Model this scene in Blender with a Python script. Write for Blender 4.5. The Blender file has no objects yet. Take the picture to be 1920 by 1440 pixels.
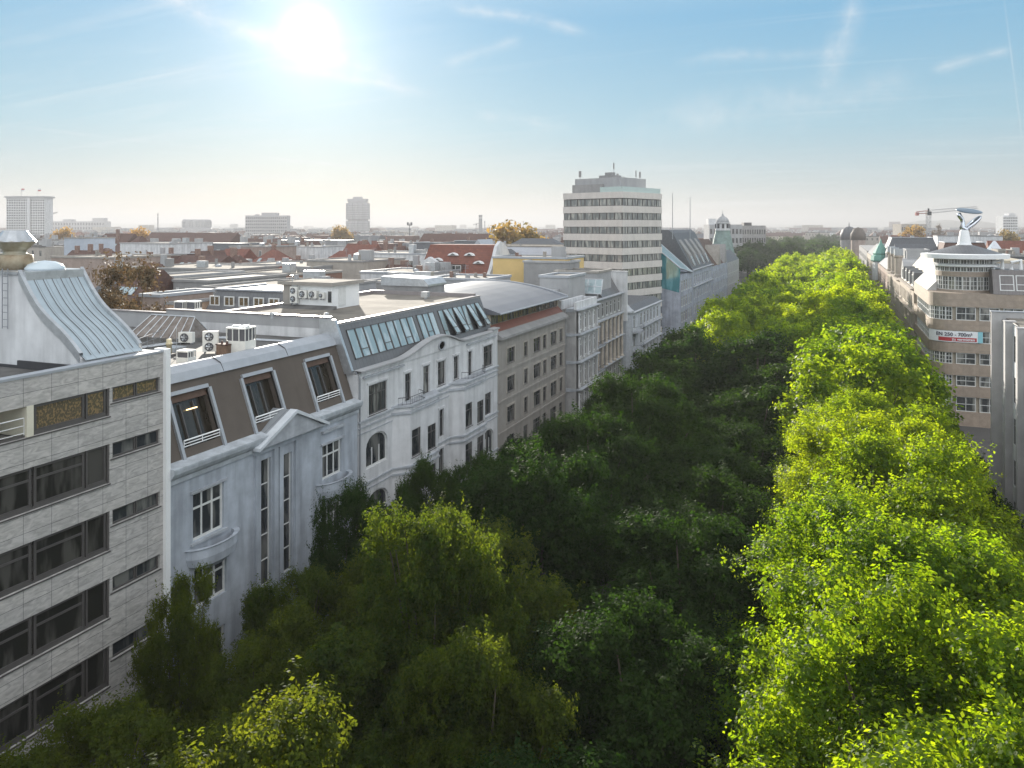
import bpy, math, random
import numpy as np
from mathutils import Matrix, Vector
C = bpy.context.scene
COL = C.collection
R = math.radians
PI = math.pi
# ------------------------------------------------------------------ camera, sky, sun
F = 1500.0                       # focal length in pixels of the 1920 px wide photo
A = math.atan(605 / F)           # the avenue runs along +Y, the camera looks this far left of it
SA, CA = math.sin(A), math.cos(A)
H = 30.0
cam = bpy.data.cameras.new('camera'); camo = bpy.data.objects.new('camera', cam); COL.objects.link(camo)
cam.sensor_width = 36; cam.lens = 36 * F / 1920; cam.shift_y = -295 / 1920
cam.clip_start = 0.5; cam.clip_end = 60000
camo.location = (0, 0, H); camo.rotation_euler = (PI / 2, 0, A)
C.camera = camo
SUN_EL = math.atan(0.243 / 1.0315); SUN_AZ = R(36.2)          # azimuth from +Y towards -X
SD = Vector((-math.sin(SUN_AZ) * math.cos(SUN_EL), math.cos(SUN_AZ) * math.cos(SUN_EL), math.sin(SUN_EL)))
world = bpy.data.worlds.new('World'); C.world = world; world.use_nodes = True
def sky():
    nt = world.node_tree; N = nt.nodes; L = nt.links; N.clear()
    def n(t, **k):
        x = N.new(t)
        for a, b in k.items(): setattr(x, a, b)
        return x
    def mth(op, a, b=None, clamp=False):
        x = n('ShaderNodeMath', operation=op, use_clamp=clamp)
        for i, q in enumerate((a, b)):
            if q is None: continue
            if isinstance(q, (int, float)): x.inputs[i].default_value = q
            else: L.new(q, x.inputs[i])
        return x.outputs[0]
    def mixc(fac, a, b, bt='MIX'):
        x = n('ShaderNodeMix', data_type='RGBA', blend_type=bt)
        for i, q in ((0, fac), (6, a), (7, b)):
            if isinstance(q, (int, float)): x.inputs[i].default_value = q
            elif isinstance(q, tuple): x.inputs[i].default_value = (*q, 1)
            else: L.new(q, x.inputs[i])
        return x.outputs[2]
    st = n('ShaderNodeTexSky', sky_type='NISHITA', sun_disc=False)
    st.sun_elevation = SUN_EL; st.sun_rotation = -SUN_AZ
    st.altitude = 60; st.air_density = 1.0; st.dust_density = 0.6; st.ozone_density = 2.2
    tc = n('ShaderNodeTexCoord'); nrm = n('ShaderNodeVectorMath', operation='NORMALIZE'); L.new(tc.outputs['Generated'], nrm.inputs[0])
    dot = n('ShaderNodeVectorMath', operation='DOT_PRODUCT'); L.new(nrm.outputs[0], dot.inputs[0]); dot.inputs[1].default_value = SD
    d = mth('MAXIMUM', dot.outputs['Value'], 0.0)
    sep = n('ShaderNodeSeparateXYZ'); L.new(nrm.outputs[0], sep.inputs[0])
    zz = mth('MAXIMUM', sep.outputs[2], 0.0)
    # even out the physically bright circumsolar band and hold the blue of a clear autumn morning
    ramp = n('ShaderNodeValToRGB'); L.new(zz, ramp.inputs[0])
    ramp.color_ramp.elements[0].position = 0.0; ramp.color_ramp.elements[0].color = (*SKY_C[0], 1)
    ramp.color_ramp.elements[1].position = 0.55; ramp.color_ramp.elements[1].color = (*SKY_C[4], 1)  # overhead stop raised as well, added fill from above the view
    for p, c in ((0.045, SKY_C[1]), (0.12, SKY_C[2]), (0.25, SKY_C[3])):
        e = ramp.color_ramp.elements.new(p); e.color = (*c, 1)
    base = mixc(0.94, st.outputs[0], ramp.outputs[0])
    # high thin cloud
    inv = mth('DIVIDE', 1.0, mth('ADD', zz, 0.09))
    px = mth('MULTIPLY', sep.outputs[0], inv); py = mth('MULTIPLY', sep.outputs[1], inv)
    comb = n('ShaderNodeCombineXYZ'); L.new(px, comb.inputs[0]); L.new(py, comb.inputs[1])
    def cirrus(rot, sc, nscale, lo, hi, seed, dist=1.2):
        mp = n('ShaderNodeMapping'); L.new(comb.outputs[0], mp.inputs[0])
        mp.inputs['Rotation'].default_value = (0, 0, R(rot)); mp.inputs['Scale'].default_value = sc; mp.inputs['Location'].default_value = (seed, seed * .7, 0)
        no = n('ShaderNodeTexNoise'); L.new(mp.outputs[0], no.inputs[0])
        no.inputs['Scale'].default_value = nscale; no.inputs['Detail'].default_value = 9; no.inputs['Roughness'].default_value = 0.62; no.inputs['Distortion'].default_value = dist
        mr = n('ShaderNodeMapRange'); L.new(no.outputs[0], mr.inputs[0])
        mr.inputs[1].default_value = lo; mr.inputs[2].default_value = hi; mr.interpolation_type = 'SMOOTHSTEP'
        return mr.outputs[0]
    big = cirrus(10, (0.5, 0.5, 1), 0.9, 0.40, 0.72, 3.3, 0.3)
    c1 = mth('MULTIPLY', cirrus(-28, (0.42, 2.6, 1), 1.1, 0.43, 0.78, 8.1), big)
    c2 = mth('MULTIPLY', cirrus(48, (0.22, 4.2, 1), 1.3, 0.52, 0.86, 1.7, .8), 0.6)
    cl = mth('MULTIPLY', mth('ADD', c1, c2), 0.4, clamp=True)
    def wn(sc, det, seed):
        no = n('ShaderNodeTexNoise'); mp = n('ShaderNodeMapping'); L.new(nrm.outputs[0], mp.inputs[0]); mp.inputs['Location'].default_value = (seed, 0, 0); L.new(mp.outputs[0], no.inputs[0])
        no.inputs['Scale'].default_value = sc; no.inputs['Detail'].default_value = det; no.inputs['Roughness'].default_value = .65; return no.outputs[0]
    n1 = mth('SUBTRACT', wn(9, 7, 0), .5); n2 = wn(26, 8, 5.1); n2b = n('ShaderNodeMapRange'); L.new(n2, n2b.inputs[0]); n2b.inputs[1].default_value = .3; n2b.inputs[2].default_value = .72
    def pixdir(u, v):
        k = (u - 960) / F; return Vector((-SA + k * CA, CA + k * SA, (425 - v) / F)).normalized()
    for u0, v0, u1, v1, w, st_, amp in ((250, -30, 780, 165, .022, .85, .05), (480, 112, 830, 182, .010, .6, .02), (470, 292, 700, 317, .0028, .9, .002), (0, 232, 480, 290, .003, .3, .006), (830, 8, 1130, 62, .012, .6, .03), (800, 135, 990, 70, .012, .45, .03),
                                (1540, 180, 1610, -20, .022, .55, .05), (1250, 120, 1640, 92, .012, .35, .04), (1740, 142, 1905, 88, .010, .5, .03), (1245, 386, 1560, 377, .007, .6, .004), (1560, 380, 1900, 372, .005, .35, .004), (120, 338, 640, 331, .006, .5, .006), (180, 362, 420, 358, .004, .4, .004),
                                (1150, 245, 1760, 165, .034, .35, .07), (880, 205, 1080, 240, .012, .4, .04), (1878, -40, 1925, 330, .0016, .35, .001), (440, 224, 520, 226, .003, .4, .002)):
        a_, b_ = pixdir(u0, v0), pixdir(u1, v1); nn = a_.cross(b_).normalized(); mm = (a_ + b_).normalized(); hc = a_.dot(mm)
        d1 = n('ShaderNodeVectorMath', operation='DOT_PRODUCT'); L.new(nrm.outputs[0], d1.inputs[0]); d1.inputs[1].default_value = nn
        s1 = mth('ABSOLUTE', mth('ADD', d1.outputs['Value'], mth('MULTIPLY', n1, amp)))
        ac = mth('SUBTRACT', 1.0, mth('DIVIDE', s1, w), clamp=True); ac = mth('POWER', ac, 1.5)
        d2 = n('ShaderNodeVectorMath', operation='DOT_PRODUCT'); L.new(nrm.outputs[0], d2.inputs[0]); d2.inputs[1].default_value = mm
        al = n('ShaderNodeMapRange'); L.new(d2.outputs['Value'], al.inputs[0]); al.inputs[1].default_value = hc; al.inputs[2].default_value = hc + (1 - hc) * .7; al.interpolation_type = 'SMOOTHSTEP'
        cl = mth('ADD', cl, mth('MULTIPLY', mth('MULTIPLY', mth('MULTIPLY', ac, al.outputs[0]), n2b.outputs[0]), st_))
    cl = mth('MINIMUM', cl, .92)
    base = mixc(cl, base, (4.4, 4.5, 4.6))
    def glow(p, a): return mth('MULTIPLY', mth('POWER', d, p), a)
    g1 = mth('ADD', glow(4600, 8.0), glow(420, 1.5))
    g2 = mth('ADD', glow(90, .9), glow(12, .18))
    def addc(b, g, col):
        x = n('ShaderNodeVectorMath', operation='SCALE'); x.inputs[0].default_value = col; L.new(g, x.inputs['Scale'])
        y = n('ShaderNodeVectorMath', operation='ADD'); L.new(b, y.inputs[0]); L.new(x.outputs[0], y.inputs[1]); return y.outputs[0]
    back = mth('MULTIPLY', mth('SUBTRACT', 0.35, dot.outputs['Value'], clamp=True), 5.4)   # unseen brightening of the rear sky, added as fill for the shaded facades
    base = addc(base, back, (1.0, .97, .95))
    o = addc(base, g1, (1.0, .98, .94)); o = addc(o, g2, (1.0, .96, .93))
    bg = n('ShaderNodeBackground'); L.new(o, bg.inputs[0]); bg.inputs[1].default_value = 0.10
    out = n('ShaderNodeOutputWorld'); L.new(bg.outputs[0], out.inputs[0])
SKY_C = ((3.05, 3.05, 2.9), (2.3, 2.8, 3.0), (1.5, 2.72, 3.4), (.9, 2.3, 3.5), (4.6, 4.9, 5.2))
sky()
sl = bpy.data.lights.new('sun', 'SUN'); so = bpy.data.objects.new('sun', sl); COL.objects.link(so)
sl.energy = 5.0; sl.angle = R(0.6); sl.color = (1.0, 0.93, 0.82)
so.rotation_euler = (-SD).to_track_quat('-Z', 'Y').to_euler()
C.view_settings.view_transform = 'Standard'; C.view_settings.look = 'None'; C.view_settings.gamma = 1; C.view_settings.exposure = 1.0
C.cycles.max_bounces = 6; C.cycles.diffuse_bounces = 2; C.cycles.glossy_bounces = 2; C.cycles.transmission_bounces = 3
C.cycles.transparent_max_bounces = 6; C.cycles.volume_bounces = 0; C.cycles.sample_clamp_indirect = 4
C.cycles.use_denoising = True

# ------------------------------------------------------------------ where a sight line meets a plane
def ray(u):
    k = (u - 960) / F
    return -SA + k * CA, CA + k * SA
def onS(u, v, s):                # facade plane X = s -> (Y, z)
    dx, dy = ray(u); d = s / dx
    return d * dy, H - (v - 425) / F * d
def onZ(u, v, z):
    dx, dy = ray(u); d = (H - z) * F / (v - 425)
    return d * dx, d * dy
def at(u, v, d):
    dx, dy = ray(u)
    return d * dx, d * dy, H - (v - 425) / F * d

# ------------------------------------------------------------------ materials
MATS = {}
def mat(name, col, rough=0.8, var=0.12, scale=1.5, bump=0.0, metal=0.0, spec=0.4, streak=0.0, col2=None, det=5):
    if name in MATS: return MATS[name]
    m = bpy.data.materials.new(name); m.use_nodes = True; MATS[name] = m
    nt = m.node_tree; N = nt.nodes; L = nt.links; b = N['Principled BSDF']
    b.inputs['Roughness'].default_value = rough; b.inputs['Metallic'].default_value = metal; b.inputs['Specular IOR Level'].default_value = spec
    tc = N.new('ShaderNodeTexCoord')
    no = N.new('ShaderNodeTexNoise'); no.inputs['Scale'].default_value = scale; no.inputs['Detail'].default_value = det; no.inputs['Roughness'].default_value = .6
    L.new(tc.outputs['Object'], no.inputs[0])
    mr = N.new('ShaderNodeMapRange'); L.new(no.outputs[0], mr.inputs[0]); mr.inputs[1].default_value = .3; mr.inputs[2].default_value = .7
    mx = N.new('ShaderNodeMix'); mx.data_type = 'RGBA'; L.new(mr.outputs[0], mx.inputs[0])
    c2 = col2 or tuple(c * (1 - var) for c in col)
    mx.inputs[6].default_value = (*c2, 1); mx.inputs[7].default_value = (*[min(1, c * (1 + var * .6)) for c in col], 1)
    o = mx.outputs[2]
    if streak:
        mp = N.new('ShaderNodeMapping'); L.new(tc.outputs['Object'], mp.inputs[0]); mp.inputs['Scale'].default_value = (.8, .8, .11)
        n2 = N.new('ShaderNodeTexNoise'); L.new(mp.outputs[0], n2.inputs[0]); n2.inputs['Scale'].default_value = 1.6; n2.inputs['Detail'].default_value = 6
        r2 = N.new('ShaderNodeMapRange'); L.new(n2.outputs[0], r2.inputs[0]); r2.inputs[1].default_value = .42; r2.inputs[2].default_value = .68
        r2.inputs[3].default_value = 0; r2.inputs[4].default_value = streak
        m2 = N.new('ShaderNodeMix'); m2.data_type = 'RGBA'; L.new(r2.outputs[0], m2.inputs[0]); L.new(o, m2.inputs[6]); m2.inputs[7].default_value = (*[c * .45 for c in col], 1)
        o = m2.outputs[2]
    L.new(o, b.inputs['Base Color'])
    if bump:
        bp = N.new('ShaderNodeBump'); bp.inputs['Strength'].default_value = bump; bp.inputs['Distance'].default_value = .02; L.new(no.outputs[0], bp.inputs['Height']); L.new(bp.outputs[0], b.inputs['Normal'])
    return m
def glassmat(name, col=(.03, .035, .04), col2=(.16, .16, .15), rough=.06, spec=.9, sc=(1.3, 1, .3)):
    if name in MATS: return MATS[name]
    m = bpy.data.materials.new(name); m.use_nodes = True; MATS[name] = m
    nt = m.node_tree; N = nt.nodes; L = nt.links; b = N['Principled BSDF']
    b.inputs['Roughness'].default_value = rough; b.inputs['Specular IOR Level'].default_value = spec
    oi = N.new('ShaderNodeObjectInfo'); tc = N.new('ShaderNodeTexCoord')
    mp = N.new('ShaderNodeMapping'); L.new(tc.outputs['Object'], mp.inputs[0]); mp.inputs['Scale'].default_value = sc
    ad = N.new('ShaderNodeVectorMath'); ad.operation = 'ADD'; L.new(mp.outputs[0], ad.inputs[0])
    mu = N.new('ShaderNodeMath'); mu.operation = 'MULTIPLY'; L.new(oi.outputs['Random'], mu.inputs[0]); mu.inputs[1].default_value = 37
    L.new(mu.outputs[0], ad.inputs[1])
    no = N.new('ShaderNodeTexNoise'); L.new(ad.outputs[0], no.inputs[0]); no.inputs['Scale'].default_value = 1.1; no.inputs['Detail'].default_value = 3
    mr = N.new('ShaderNodeMapRange'); L.new(no.outputs[0], mr.inputs[0]); mr.inputs[1].default_value = .47; mr.inputs[2].default_value = .60
    mx = N.new('ShaderNodeMix'); mx.data_type = 'RGBA'; L.new(mr.outputs[0], mx.inputs[0]); mx.inputs[6].default_value = (*col, 1); mx.inputs[7].default_value = (*col2, 1)
    L.new(mx.outputs[2], b.inputs['Base Color'])
    # old panes are never perfectly flat
    n3 = N.new('ShaderNodeTexNoise'); L.new(ad.outputs[0], n3.inputs[0]); n3.inputs['Scale'].default_value = .8
    bp = N.new('ShaderNodeBump'); bp.inputs['Strength'].default_value = .12; bp.inputs['Distance'].default_value = .03; L.new(n3.outputs[0], bp.inputs['Height']); L.new(bp.outputs[0], b.inputs['Normal'])
    return m
def brickmat(name, c1, c2, mortar, bw, bh, scale=1.0, msize=.012, rough=.7, offset=0.5, vein=0.0, axes='xz'):
    if name in MATS: return MATS[name]
    m = bpy.data.materials.new(name); m.use_nodes = True; MATS[name] = m
    nt = m.node_tree; N = nt.nodes; L = nt.links; b = N['Principled BSDF']; b.inputs['Roughness'].default_value = rough
    tc = N.new('ShaderNodeTexCoord'); sp = N.new('ShaderNodeSeparateXYZ'); L.new(tc.outputs['Object'], sp.inputs[0])
    cb = N.new('ShaderNodeCombineXYZ')
    if axes == 'xz':
        ad = N.new('ShaderNodeMath'); ad.operation = 'ADD'; L.new(sp.outputs[0], ad.inputs[0]); L.new(sp.outputs[1], ad.inputs[1]); L.new(ad.outputs[0], cb.inputs[0]); L.new(sp.outputs[2], cb.inputs[1])
    else:
        L.new(sp.outputs[0], cb.inputs[0]); L.new(sp.outputs[1], cb.inputs[1])
    bt = N.new('ShaderNodeTexBrick'); L.new(cb.outputs[0], bt.inputs[0]); bt.offset = offset
    bt.inputs['Color1'].default_value = (*c1, 1); bt.inputs['Color2'].default_value = (*c2, 1); bt.inputs['Mortar'].default_value = (*mortar, 1)
    bt.inputs['Scale'].default_value = scale; bt.inputs['Mortar Size'].default_value = msize; bt.inputs['Brick Width'].default_value = bw; bt.inputs['Row Height'].default_value = bh; bt.inputs['Bias'].default_value = 0
    o = bt.outputs[0]
    no = N.new('ShaderNodeTexNoise'); no.inputs['Scale'].default_value = 1.4; no.inputs['Detail'].default_value = 8; no.inputs['Distortion'].default_value = 1.6 if vein else 0
    if vein:
        mp = N.new('ShaderNodeMapping'); L.new(tc.outputs['Object'], mp.inputs[0]); mp.inputs['Rotation'].default_value = (R(35), R(20), R(10)); mp.inputs['Scale'].default_value = (1, .8, 3.2); L.new(mp.outputs[0], no.inputs[0])
    else: L.new(tc.outputs['Object'], no.inputs[0])
    mr = N.new('ShaderNodeMapRange'); L.new(no.outputs[0], mr.inputs[0]); mr.inputs[1].default_value = .35; mr.inputs[2].default_value = .65; mr.inputs[3].default_value = 1 - (vein or .15); mr.inputs[4].default_value = 1.06
    mx = N.new('ShaderNodeVectorMath'); mx.operation = 'SCALE'; L.new(o, mx.inputs[0]); L.new(mr.outputs[0], mx.inputs['Scale']); L.new(mx.outputs[0], b.inputs['Base Color'])
    return m
def seammat(name, col, pitch=.55, axis=0, rough=.45, metal=.6, spec=.5, dark=.6):
    """standing-seam sheet metal: thin raised lines every `pitch` metres"""
    if name in MATS: return MATS[name]
    m = mat(name, col, rough, .16, .7, 0, metal, spec); nt = m.node_tree; N = nt.nodes; L = nt.links; b = N['Principled BSDF']
    src = b.inputs['Base Color'].links[0].from_socket
    tc = N.new('ShaderNodeTexCoord'); sp = N.new('ShaderNodeSeparateXYZ'); L.new(tc.outputs['Object'], sp.inputs[0])
    q = N.new('ShaderNodeMath'); q.operation = 'DIVIDE'; L.new(sp.outputs[axis], q.inputs[0]); q.inputs[1].default_value = pitch
    fr = N.new('ShaderNodeMath'); fr.operation = 'FRACT'; L.new(q.outputs[0], fr.inputs[0])
    lt = N.new('ShaderNodeMath'); lt.operation = 'LESS_THAN'; L.new(fr.outputs[0], lt.inputs[0]); lt.inputs[1].default_value = .07
    mx = N.new('ShaderNodeMix'); mx.data_type = 'RGBA'; L.new(lt.outputs[0], mx.inputs[0]); L.new(src, mx.inputs[6]); mx.inputs[7].default_value = (*[c * dark for c in col], 1)
    L.new(mx.outputs[2], b.inputs['Base Color'])
    return m
def leafmat(name, col, trans, rough=.45, k=.5, var=(.5, 1.5), spec=.2):
    if name in MATS: return MATS[name]
    m = bpy.data.materials.new(name); m.use_nodes = True; MATS[name] = m
    nt = m.node_tree; N = nt.nodes; L = nt.links; b = N['Principled BSDF']
    b.inputs['Roughness'].default_value = rough; b.inputs['Specular IOR Level'].default_value = spec
    g = N.new('ShaderNodeNewGeometry'); tc = N.new('ShaderNodeTexCoord'); oi = N.new('ShaderNodeObjectInfo')
    no = N.new('ShaderNodeTexNoise'); L.new(tc.outputs['Object'], no.inputs[0]); no.inputs['Scale'].default_value = .5; no.inputs['Detail'].default_value = 2
    s = N.new('ShaderNodeMath'); s.operation = 'ADD'; L.new(g.outputs['Random Per Island'], s.inputs[0]); L.new(no.outputs[0], s.inputs[1])
    s2 = N.new('ShaderNodeMath'); s2.operation = 'ADD'; L.new(s.outputs[0], s2.inputs[0]); L.new(oi.outputs['Random'], s2.inputs[1])
    mr = N.new('ShaderNodeMapRange'); L.new(s2.outputs[0], mr.inputs[0]); mr.inputs[1].default_value = .5; mr.inputs[2].default_value = 2.5
    def two(c):
        mx = N.new('ShaderNodeMix'); mx.data_type = 'RGBA'; L.new(mr.outputs[0], mx.inputs[0])
        mx.inputs[6].default_value = (c[0] * var[0] * .75, c[1] * var[0], c[2] * var[0], 1); mx.inputs[7].default_value = (c[0] * var[1] * 1.15, c[1] * var[1], c[2] * var[1] * .8, 1)
        return mx.outputs[2]
    L.new(two(col), b.inputs['Base Color'])
    t = N.new('ShaderNodeBsdfTranslucent'); L.new(two(trans), t.inputs[0])
    ms = N.new('ShaderNodeMixShader'); ms.inputs[0].default_value = k; L.new(b.outputs[0], ms.inputs[1]); L.new(t.outputs[0], ms.inputs[2])
    L.new(ms.outputs[0], N['Material Output'].inputs[0])
    return m
def emis(name, col, st):
    m = bpy.data.materials.new(name); m.use_nodes = True; b = m.node_tree.nodes['Principled BSDF']
    b.inputs['Base Color'].default_value = (*col, 1); b.inputs['Emission Color'].default_value = (*col, 1); b.inputs['Emission Strength'].default_value = st
    return m

M_white = mat('white_render', (.66, .66, .665), .85, .14, .8, .15, streak=.5)
M_whitec = mat('clean_white_paint', (.80, .80, .79), .6, .05, 1)
M_bluestucco = mat('pale_grey_stucco', (.44, .475, .525), .9, .2, .9, .35, streak=.6)
M_trim = mat('grey_stone_trim', (.42, .44, .47), .8, .2, 2, .2, streak=.3)
M_beige = mat('beige_stone', (.40, .36, .315), .85, .14, 1.1, .1, streak=.25)
M_tan = mat('tan_render', (.33, .305, .275), .9, .14, .6, .15, streak=.3)
M_cream = mat('cream_render', (.48, .42, .33), .85, .1, .6)
M_ochre = mat('ochre_render', (.66, .47, .20), .85, .08, .5)
M_pink = mat('faded_pink_render', (.36, .28, .24), .9, .2, .5, streak=.3)
M_greyr = mat('grey_render', (.29, .285, .28), .9, .14, .5, streak=.2)
M_lgrey = mat('light_grey_render', (.37, .37, .375), .9, .1, .5, streak=.2)
M_dark = mat('dark_frame', (.045, .045, .05), .5, .1, 3)
M_bronze = mat('bronze_frame', (.085, .078, .075), .45, .15, 2, spec=.5)
M_wood = mat('white_wood_frame', (.66, .66, .64), .6, .1, 3)
M_shutter = mat('brown_shutter', (.20, .11, .075), .7, .2, 3)
M_zinc = seammat('zinc_sheet', (.36, .41, .44), .62, 0, .42, .35)
M_zincd = seammat('dark_zinc_sheet', (.16, .16, .165), .5, 0, .5, .3)
M_zincy = seammat('zinc_sheet_cross', (.34, .36, .38), .6, 1, .45, .35)
M_metal = mat('galvanised_metal', (.50, .52, .54), .35, .2, 2, metal=.7)
M_steel = mat('polished_steel', (.62, .64, .68), .16, .08, 1, metal=.95)
M_coping = mat('coping_metal', (.40, .42, .45), .6, .1, 1.2, metal=.4, spec=.5)
M_gravel = mat('gravel_roof', (.215, .19, .16), .95, .5, .22, .3, det=12)
M_bitumen = mat('bitumen_roof', (.12, .115, .11), .8, .55, .5, .2, det=10)
M_mansard = mat('brown_mansard_cladding', (.105, .085, .07), .75, .14, .5, .05, streak=.2)
M_slate = mat('slate_roof', (.10, .105, .115), .6, .2, 2)
M_tile = brickmat('red_tile_roof', (.22, .075, .05), (.165, .06, .042), (.12, .05, .035), .5, .32, 1, .03, .8)
M_tileb = brickmat('brown_tile_roof', (.125, .06, .045), (.09, .048, .04), (.08, .045, .035), .5, .32, 1, .03, .8)
M_brick = brickmat('brick_chimney', (.22, .10, .07), (.165, .075, .055), (.32, .28, .24), .25, .08, 1, .012, .9)
M_marble = brickmat('marble_panels', (.52, .495, .465), (.465, .445, .425), (.15, .15, .15), 1.35, .76, 1, .012, .55, 0.0, vein=.30)
M_panel = brickmat('beige_stone_panels', (.37, .29, .225), (.33, .265, .21), (.24, .21, .18), 2.2, 1.9, 1, .014, .6, 0.0)
M_tower = mat('pale_tower_concrete', (.62, .58, .545), .85, .08, .5, .1, streak=.16)
M_glass = glassmat('window_glass')
M_glassl = glassmat('window_glass_with_blinds', (.045, .05, .05), (.24, .24, .22), .08)
M_glassb = glassmat('sky_reflection_glass', (.27, .35, .37), (.44, .51, .53), .05, 1.0)  # pale sky reflection is put into the pane colour
M_glassc = glassmat('cyan_glass', (.05, .20, .23), (.12, .32, .36), .06, 1.0)
M_autumn = glassmat('autumn_reflection_glass', (.10, .085, .06), (.25, .17, .09), .08, .7, (9, 9, 7))  # mottled reflection of autumn trees painted into the pane colour
M_copper = mat('green_copper', (.16, .36, .30), .7, .2, 2)
M_bark = mat('plane_tree_bark', (.09, .075, .05), .95, .35, 2.5, .6)
M_rail = mat('railing_metal', (.30, .31, .33), .5, .1, 3, metal=.4)
M_red = mat('signal_red', (.42, .03, .035), .6, .05, 3)

# ------------------------------------------------------------------ mesh builder
def TM(loc=(0, 0, 0), rz=0.0, rx=0.0):
    return Matrix.Translation(loc) @ Matrix.Rotation(rz, 4, 'Z') @ Matrix.Rotation(rx, 4, 'X')
class MB:
    def __init__(s, T=None): s.v = []; s.f = []; s.m = []; s.k = 0; s.T = T
    def p(s, *c):
        c = c[0] if len(c) == 1 else c
        v = Vector(c)
        if s.T is not None: v = s.T @ v
        s.v.append(v[:]); return len(s.v) - 1
    def poly(s, pts):
        s.f.append([s.p(q) for q in pts]); s.m.append(s.k)
    def box(s, x0, y0, z0, x1, y1, z1):
        i = [s.p(x, y, z) for z in (z0, z1) for x, y in ((x0, y0), (x1, y0), (x1, y1), (x0, y1))]
        for q in ((3, 2, 1, 0), (4, 5, 6, 7), (0, 1, 5, 4), (1, 2, 6, 5), (2, 3, 7, 6), (3, 0, 4, 7)):
            s.f.append([i[j] for j in q]); s.m.append(s.k)
        return s
    def prism(s, pts, z0, z1):
        """pts: outline seen from above, extruded upwards"""
        n = len(pts); a = [s.p(x, y, z0) for x, y in pts]; b = [s.p(x, y, z1) for x, y in pts]
        s.f.append(a[::-1]); s.f.append(b); s.m += [s.k] * 2
        for i in range(n): s.f.append([a[i], a[(i + 1) % n], b[(i + 1) % n], b[i]]); s.m.append(s.k)
        return s
    def ext(s, prof, x0, x1, ax='x'):
        """prof: (y,z) outline extruded along x (or (x,z) along y)"""
        g = (lambda q, t: (t, q[0], q[1])) if ax == 'x' else (lambda q, t: (q[0], t, q[1]))
        n = len(prof); a = [s.p(g(q, x0)) for q in prof]; b = [s.p(g(q, x1)) for q in prof]
        s.f.append(a[::-1]); s.f.append(b); s.m += [s.k] * 2
        for i in range(n): s.f.append([a[i], a[(i + 1) % n], b[(i + 1) % n], b[i]]); s.m.append(s.k)
        return s
    def tube(s, pts, r, n=6):
        rs = r if isinstance(r, (list, tuple)) else [r] * len(pts)
        pv = [Vector(q) for q in pts]; rings = []
        for i, c in enumerate(pv):
            d = (pv[min(i + 1, len(pv) - 1)] - pv[max(i - 1, 0)]).normalized()
            u = d.cross(Vector((0, 0, 1)) if abs(d.z) < .9 else Vector((1, 0, 0))).normalized(); w = d.cross(u)
            rings.append([s.p(c + (u * math.cos(2 * PI * k / n) + w * math.sin(2 * PI * k / n)) * rs[i]) for k in range(n)])
        for a, b in zip(rings, rings[1:]):
            for k in range(n): s.f.append([a[k], a[(k + 1) % n], b[(k + 1) % n], b[k]]); s.m.append(s.k)
        s.f.append(rings[0][::-1]); s.f.append(rings[-1]); s.m += [s.k] * 2
        return s
    def lathe(s, prof, n=16, cx=0, cy=0, a0=0.0, a1=2 * PI):
        full = abs(a1 - a0 - 2 * PI) < 1e-6; m = n if full else n + 1; rings = []
        for r, z in prof: rings.append([s.p(cx + r * math.cos(a0 + (a1 - a0) * k / n), cy + r * math.sin(a0 + (a1 - a0) * k / n), z) for k in range(m)])
        for a, b in zip(rings, rings[1:]):
            for k in range(n): s.f.append([a[k], a[(k + 1) % m], b[(k + 1) % m], b[k]]); s.m.append(s.k)
        if full:
            if prof[0][0] > 1e-3: s.f.append(rings[0][::-1]); s.m.append(s.k)
            if prof[-1][0] > 1e-3: s.f.append(rings[-1]); s.m.append(s.k)
        return s
    def wall(s, x0, x1, z0, z1, ops, y=0.0, rev=.25):
        """wall in the plane y with rectangular openings (x,z,w,h) and their reveals"""
        xs = sorted({x0, x1, *[o[0] for o in ops], *[o[0] + o[2] for o in ops]}); zs = sorted({z0, z1, *[o[1] for o in ops], *[o[1] + o[3] for o in ops]})
        xs = [x for x in xs if x0 <= x <= x1]; zs = [z for z in zs if z0 <= z <= z1]
        for a, b in zip(xs, xs[1:]):
            for c, d in zip(zs, zs[1:]):
                mx, mz = (a + b) / 2, (c + d) / 2
                if any(o[0] < mx < o[0] + o[2] and o[1] < mz < o[1] + o[3] for o in ops): continue
                s.poly([(a, y, c), (b, y, c), (b, y, d), (a, y, d)])
        for x, z, w, h in ops:
            for q in (((x, z), (x + w, z)), ((x + w, z), (x + w, z + h)), ((x + w, z + h), (x, z + h)), ((x, z + h), (x, z))):
                (a, c), (b, d) = q; s.poly([(a, y, c), (a, y + rev, c), (b, y + rev, d), (b, y, d)])
        return s
    def mesh(s, name, mats):
        me = bpy.data.meshes.new(name); me.from_pydata(s.v, [], s.f)
        for q in (mats if isinstance(mats, (list, tuple)) else [mats]): me.materials.append(q)
        if s.k or any(s.m): me.polygons.foreach_set('material_index', s.m)
        return me
    def build(s, name, mats, parent=None, smooth=False, label=None):
        me = s.mesh(name, mats)
        if smooth: me.polygons.foreach_set('use_smooth', [True] * len(me.polygons))
        me.update(); return link(name, me, parent, label)
def link(name, me, parent=None, label=None, loc=(0, 0, 0), rot=(0, 0, 0)):
    o = bpy.data.objects.new(name, me); COL.objects.link(o); o.parent = parent; o.location = loc; o.rotation_euler = rot
    if label: o['label'] = label
    return o
def tag(o, label, cat, group=None, kind=None):
    if label: o['label'] = label
    if cat: o['category'] = cat
    if group: o['group'] = group
    if kind: o['kind'] = kind
    return o
def thing(name, label, cat, loc=(0, 0, 0), rz=0.0, group=None):
    o = bpy.data.objects.new(name, None); COL.objects.link(o); o.empty_display_size = .5
    o.location = loc; o.rotation_euler = (0, 0, rz)
    return tag(o, label, cat, group)
def kids(o): return [c for c in o.children]
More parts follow.
